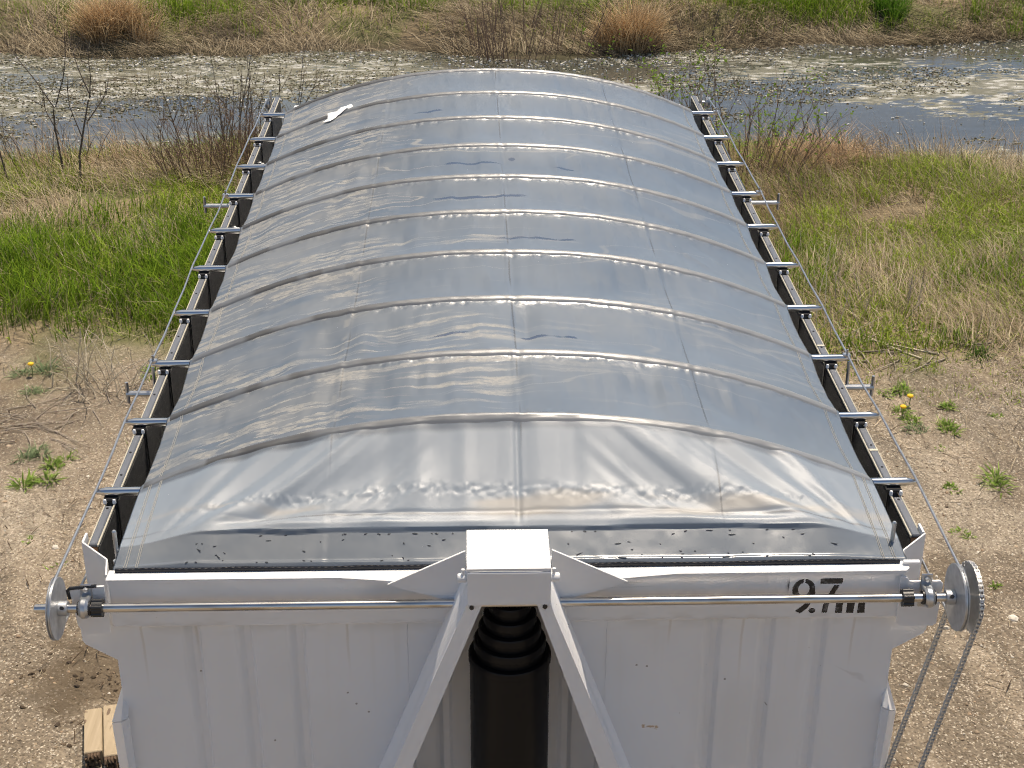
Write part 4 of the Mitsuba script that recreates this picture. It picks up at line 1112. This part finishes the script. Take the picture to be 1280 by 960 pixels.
plant('sedge_clump', 3.95, 11.75, 'thin green sedge at the near water edge, left of the lone clump', 'sedge', n=160, rad=0.22, h=0.34, cols=GS, lean=0.25, width=(0.004, 0.006), mat='mat_blade')
plant('sedge_clump', 5.7, 16.75, 'bright green upright tuft on the far bank at right', 'sedge', n=700, rad=0.24, h=0.5, cols=((0.09, 0.19, 0.02), (0.13, 0.24, 0.03)), lean=0.3, width=(0.006, 0.010), mat='mat_blade')

# weeds on the dirt
WG, WB = ((0.15, 0.20, 0.10), (0.21, 0.26, 0.14)), ((0.16, 0.25, 0.045), (0.22, 0.30, 0.07))
weeds = [(-3.2, 5.75, 0.15, WG, 'grey green bushy weed with a yellow flower at the left edge', 1), (-3.16, 5.42, 0.11, WG, 'grey green weed just below the flowering one at left', 0),
         (-2.93, 4.6, 0.12, WG, 'round grey green weed, topmost of three on the left dirt', 0), (-2.73, 4.42, 0.10, WB, 'yellowish weed tuft, middle of three on the left dirt', 0),
         (-2.84, 4.2, 0.12, WB, 'spiky weed tuft, lowest of three on the left dirt', 0), (-2.47, 3.25, 0.06, WB, 'few-bladed grass sprig beside the left pulley', 0),
         (-2.68, 3.55, 0.05, WB, 'tiny sprig of grass on the dirt near the left edge, above the left pulley', 0), (-2.38, 5.75, 0.09, WB, 'leafy weed between the dead stalks and the tarp at left', 0),
         (3.16, 5.13, 0.08, WB, 'small tuft alone in the middle of the right dirt', 0), (2.82, 5.36, 0.12, WB, 'leafy weed beside the right side arm', 0),
         (2.83, 5.0, 0.12, WB, 'weed with yellow flowers beside the right cable', 2), (2.87, 4.74, 0.10, WG, 'grey green weed just below the flowering one at right', 0),
         (3.09, 4.76, 0.13, WB, 'wide low weed in the middle of the right dirt', 0), (2.96, 4.5, 0.06, WB, 'small bright sprig below the wide low weed', 0),
         (3.45, 5.0, 0.06, WB, 'small flat weed near the right edge of the picture', 0), (3.14, 4.07, 0.13, WB, 'spiky yellow green tuft on the right dirt near the picture edge', 0),
         (2.88, 4.02, 0.07, WB, 'sparse weed left of the spiky yellow green tuft', 0), (2.79, 3.5, 0.07, WB, 'faint dry tuft on the dirt between spiky tuft and right pulley', 0),
         (2.77, 2.93, 0.05, WB, 'small tuft on the dirt just right of the right pulley', 0), (3.6, 6.0, 0.16, ((0.05, 0.09, 0.02), (0.09, 0.14, 0.03)), 'dark green weed at the right edge by the grass', 0)]
for x, y, r, c, lab, fl in weeds:
    key = numbered('weed')
    n = int(25 + 900 * r * (0.6 + 0.8 * ((x * 37) % 1))) if 'sprig' not in lab else 18
    fountain(key, x, y, n=n, rad=r * 0.95, h=r * (0.7 + 0.4 * ((y * 53) % 1)), cols=c, lean=0.7 + 0.3 * ((x * 91) % 1), width=(0.004, 0.010) if c is WG else (0.005, 0.012), mat='mat_blade', part='leaf')
    for k in range(fl):
        fx, fy = x + (-0.03, 0.06)[k], y - 0.02 + 0.16 * k
        put(key + '__flower', trimesh.creation.icosphere(2, 0.022).apply_scale([1, 1, 0.55]).apply_translation([fx, fy, 0.12 if fl == 1 else 0.10]), 'mat_flower', True, 0)
        put(key + '__stalk', tube([(fx, fy, 0.0), (fx + 0.005, fy, 0.08), (fx, fy, 0.12 if fl == 1 else 0.10)], 0.003, 5), 'mat_blade_solid', True, 0)
    tag(key, lab, 'weed')
scene['mat_blade_solid'] = pr((0.12, 0.17, 0.05), 0.7)
scene['mat_leaf'] = {'type': 'principledthin', 'base_color': rgb(0.20, 0.30, 0.05), 'roughness': 0.4, 'diff_trans': 0.8, 'spec_trans': 0.0, 'eta': 1.4}


def shrub(kind, label, category, x, y, stems, h, spread, r0, mat, seed, leaves=0, depth=2, bend=0.25, group=None, twigs=4, leaf_from=0.25):
    rr = np.random.default_rng(seed)
    key = numbered(kind); S_, ends = [], []

    def grow(p, d, l, r, lev):
        n = 6; pts = [p]
        for i in range(n):
            d = d + rr.normal(0, bend / n * 1.6, 3) + np.array([0, 0, 0.02]); d /= np.linalg.norm(d)
            pts.append(pts[-1] + d * l / n)
        pts = np.array(pts)
        S_.append(tube(pts, np.linspace(r, r * 0.35, n + 1), 4, False))
        ends.extend(pts[2:])
        if lev > 0:
            for k in range(rr.integers(max(1, twigs - 2), twigs + 2)):
                i = rr.integers(2, n); a = rr.uniform(0, 6.283)
                nd = d + 0.75 * np.array([math.cos(a), math.sin(a), 0.15]); nd /= np.linalg.norm(nd)
                grow(pts[i], nd, l * rr.uniform(0.25, 0.5), r * 0.5, lev - 1)
    for i in range(stems):
        a = rr.uniform(0, 6.283); q_ = spread * math.sqrt(rr.random())
        px_, py_ = x + q_ * math.cos(a), y + q_ * math.sin(a) * 0.6
        dd = np.array([0.45 * q_ / max(spread, .01) * math.cos(a) + rr.normal(0, 0.12), 0.3 * math.sin(a) * q_ / max(spread, .01) + rr.normal(0, 0.1), 1.0])
        grow(np.array([px_, py_, float(ground_z(px_, py_)) - 0.02]), dd / np.linalg.norm(dd), h * rr.uniform(0.5, 1.05), r0 * rr.uniform(0.7, 1.2), depth)
    put(key + '__stem', cat(S_), mat, True, 0)
    tag(key + '__stem', kind='stuff')
    if leaves:
        E_ = np.array(ends); zmin = E_[:, 2].min() + leaf_from * h
        E_ = E_[E_[:, 2] > zmin]; E_ = E_[rr.integers(0, len(E_), leaves)] + rr.normal(0, 0.02, (leaves, 3))
        a, l = rr.uniform(0, 6.283, leaves), rr.uniform(0.022, 0.045, leaves)
        dv = np.stack([np.cos(a), np.sin(a), rr.normal(0.2, 0.5, leaves)], 1) * l[:, None]
        wv = np.cross(dv, rr.normal(0, 1, (leaves, 3)) + [0, 0, 1.5]); wv /= np.linalg.norm(wv, axis=1, keepdims=True); wv *= (l * 0.32)[:, None]
        V_ = np.stack([E_, E_ + dv * 0.45 + wv, E_ + dv, E_ + dv * 0.45 - wv], 1).reshape(-1, 3)
        i4 = np.arange(leaves)[:, None] * 4
        scene[key + '__foliage'] = mikit.ply(trimesh.Trimesh(V_, np.concatenate([i4 + [0, 1, 2], i4 + [0, 2, 3]]), process=False), 'mat_leaf')
    tag(key, label, category, group)
    return key


shrub('bare_shrub', 'bare brown twiggy shrub left of the rear end of the trailer', 'shrub', -2.5, 10.15, 95, 0.72, 0.6, 0.0055, 'mat_red_twig', 3, 0, 2, 0.35)
shrub('bare_shrub', 'group of thin dark bare stems in the pond edge behind the brown shrub', 'shrub', -2.55, 11.4, 22, 1.05, 0.75, 0.007, 'mat_bark', 4, 0, 1, 0.15, twigs=3)
shrub('bare_shrub', 'wide stand of reddish bare stems on the far bank behind the tarp', 'shrub', 0.55, 15.55, 60, 0.95, 0.95, 0.006, 'mat_red_twig', 5, 0, 1, 0.2, twigs=3)
shrub('bare_shrub', 'low dark twigs beside the bare saplings at left', 'shrub', -4.4, 10.6, 16, 0.6, 0.55, 0.005, 'mat_bark', 6, 0, 1, 0.3, twigs=3)
shrub('leafy_shrub', 'thin brown twiggy shrub with a few fresh leaves right of the trailer rear', 'shrub', 2.5, 9.9, 46, 1.1, 0.55, 0.0055, 'mat_red_twig', 7, 800, 2, 0.3)
shrub('leafy_shrub', 'thin leafy stems rising at the right of the tarp crown', 'shrub', 2.0, 11.3, 9, 1.15, 0.5, 0.0045, 'mat_bark', 9, 300, 1, 0.2)
shrub('leafy_shrub', 'small leafy shoot behind the left rear corner of the trailer', 'shrub', -1.75, 8.6, 7, 0.5, 0.22, 0.005, 'mat_bark', 10, 260, 1, 0.25)
shrub('bare_shrub', 'few bare twigs on the far bank right of the tan tussock', 'shrub', 3.0, 16.1, 9, 0.7, 0.35, 0.006, 'mat_bark', 11, 0, 1, 0.25)
shrub('bare_shrub', 'dark twigs overhanging the water at the right edge', 'shrub', 6.15, 12.4, 9, 0.6, 0.25, 0.005, 'mat_bark', 12, 0, 2, 0.4)
shrub('bare_shrub', 'bare thin twigs in the rough grass right of the trailer', 'shrub', 3.0, 6.7, 10, 0.5, 0.35, 0.004, 'mat_grey_twig', 13, 0, 1, 0.3)
for x, y, pts, lab, r in ((-4.05, 10.15, [((0, 0), (-.01, .25), (-.03, .55), (-.02, .72)), ((-.02, .72), (-.18, 1.0), (-.33, 1.22), (-.42, 1.36)), ((-.02, .72), (.08, 1.0), (.12, 1.2), (.13, 1.38)), ((-.02, .45), (-.12, .65), (-.16, .8))],
                             'forked bare dark sapling at left, the left of two', 0.0115),
                            (-3.86, 10.0, [((0, 0), (.02, .3), (.1, .6), (.17, .85)), ((.17, .85), (.2, 1.05), (.2, 1.4)), ((.17, .85), (.08, 1.1), (.02, 1.36)), ((.05, .45), (-.05, .75), (-.06, .95)), ((.1, .6), (.24, .78), (.3, .86))],
                             'bare dark sapling at left, the right of two', 0.0125),
                            (-4.55, 10.0, [((0, 0), (-.03, .3), (-.06, .62), (-.05, .75)), ((-.04, .4), (-.1, .6), (-.12, .7))], 'single thin dark stem at the left picture edge', 0.008)):
    key = numbered('bare_sapling')
    ms = []
    for i, s_ in enumerate(pts):
        a = np.array([(x + p[0], y + 0.06 * i * p[1], float(ground_z(x, y)) - 0.02 + p[1]) for p in s_])
        ms.append(tube(a, np.linspace(r * (1 if i == 0 else 0.55), r * (0.6 if i == 0 else 0.2), len(a)), 6))
        if i:
            for j in range(4):
                rr = np.random.default_rng(i * 7 + j); p0 = a[1] + (a[-1] - a[1]) * rr.random(); d = np.array([rr.normal(0, 0.1), rr.normal(0, 0.1), 0.14])
                ms.append(tube([p0, p0 + d * 0.6, p0 + d], [0.004, 0.003, 0.001], 4))
    put(key + '__trunk', cat(ms[:1]), 'mat_bark', True, 0)
    put(key + '__branch', cat(ms[1:]), 'mat_bark', True, 0)
    tag(key, lab, 'sapling')


def stalks(kind, label, category, x, y, n, h, spread, mat, seed, curl=0.8, r=0.004, flat=False):
    rr = np.random.default_rng(seed); ms = []
    for i in range(n):
        p = np.array([x + rr.normal(0, spread), y + rr.normal(0, spread * 0.6), 0.0]); p[2] = float(ground_z(p[0], p[1])) - 0.005 + (0.015 if flat else 0)
        a = rr.uniform(0, 6.283); d = np.array([math.cos(a), math.sin(a) * 0.6, 0.05 if flat else rr.uniform(0.6, 2.2)]); d /= np.linalg.norm(d)
        pts = [p]; l = h * rr.uniform(0.5, 1.2)
        for k in range(7):
            d = d + rr.normal(0, 0.16 * curl, 3) + np.array([0, 0, 0 if flat else -0.12 * curl * (k > 3)]); d /= np.linalg.norm(d)
            if flat: d[2] = abs(d[2]) * 0.3
            pts.append(pts[-1] + d * l / 7)
        ms.append(tube(pts, np.linspace(r, r * 0.4, 8), 5))
    key = put(kind, cat(ms), mat, True, 0)
    tag(key, label, category)


stalks('dead_stalks', 'pale curled dead stalks standing on the left dirt', 'dead stalks', -2.68, 5.5, 44, 0.46, 0.2, 'mat_pale_stalk', 3, r=0.0045)
stalks('dead_stalks', 'brown flattened dead stems on the dirt at the left edge', 'dead stalks', -3.1, 5.05, 40, 0.35, 0.28, 'mat_grey_twig', 5, 0.5, 0.004, True)
stalks('dead_branch', 'grey fallen branches tangled at the edge of the right dirt', 'branches', 3.0, 6.05, 26, 0.5, 0.34, 'mat_grey_twig', 4, 0.5, 0.006, True)
stalks('dead_branch', 'long pale fallen stem lying on the right dirt near the grass', 'branches', 3.35, 5.95, 2, 0.9, 0.1, 'mat_pale_stalk', 8, 0.3, 0.008, True)
stalks('dead_branch', 'pale broken reeds leaning right of the tarp by the cable', 'branches', 2.45, 6.3, 14, 0.6, 0.2, 'mat_pale_stalk', 9, 0.3, 0.004)
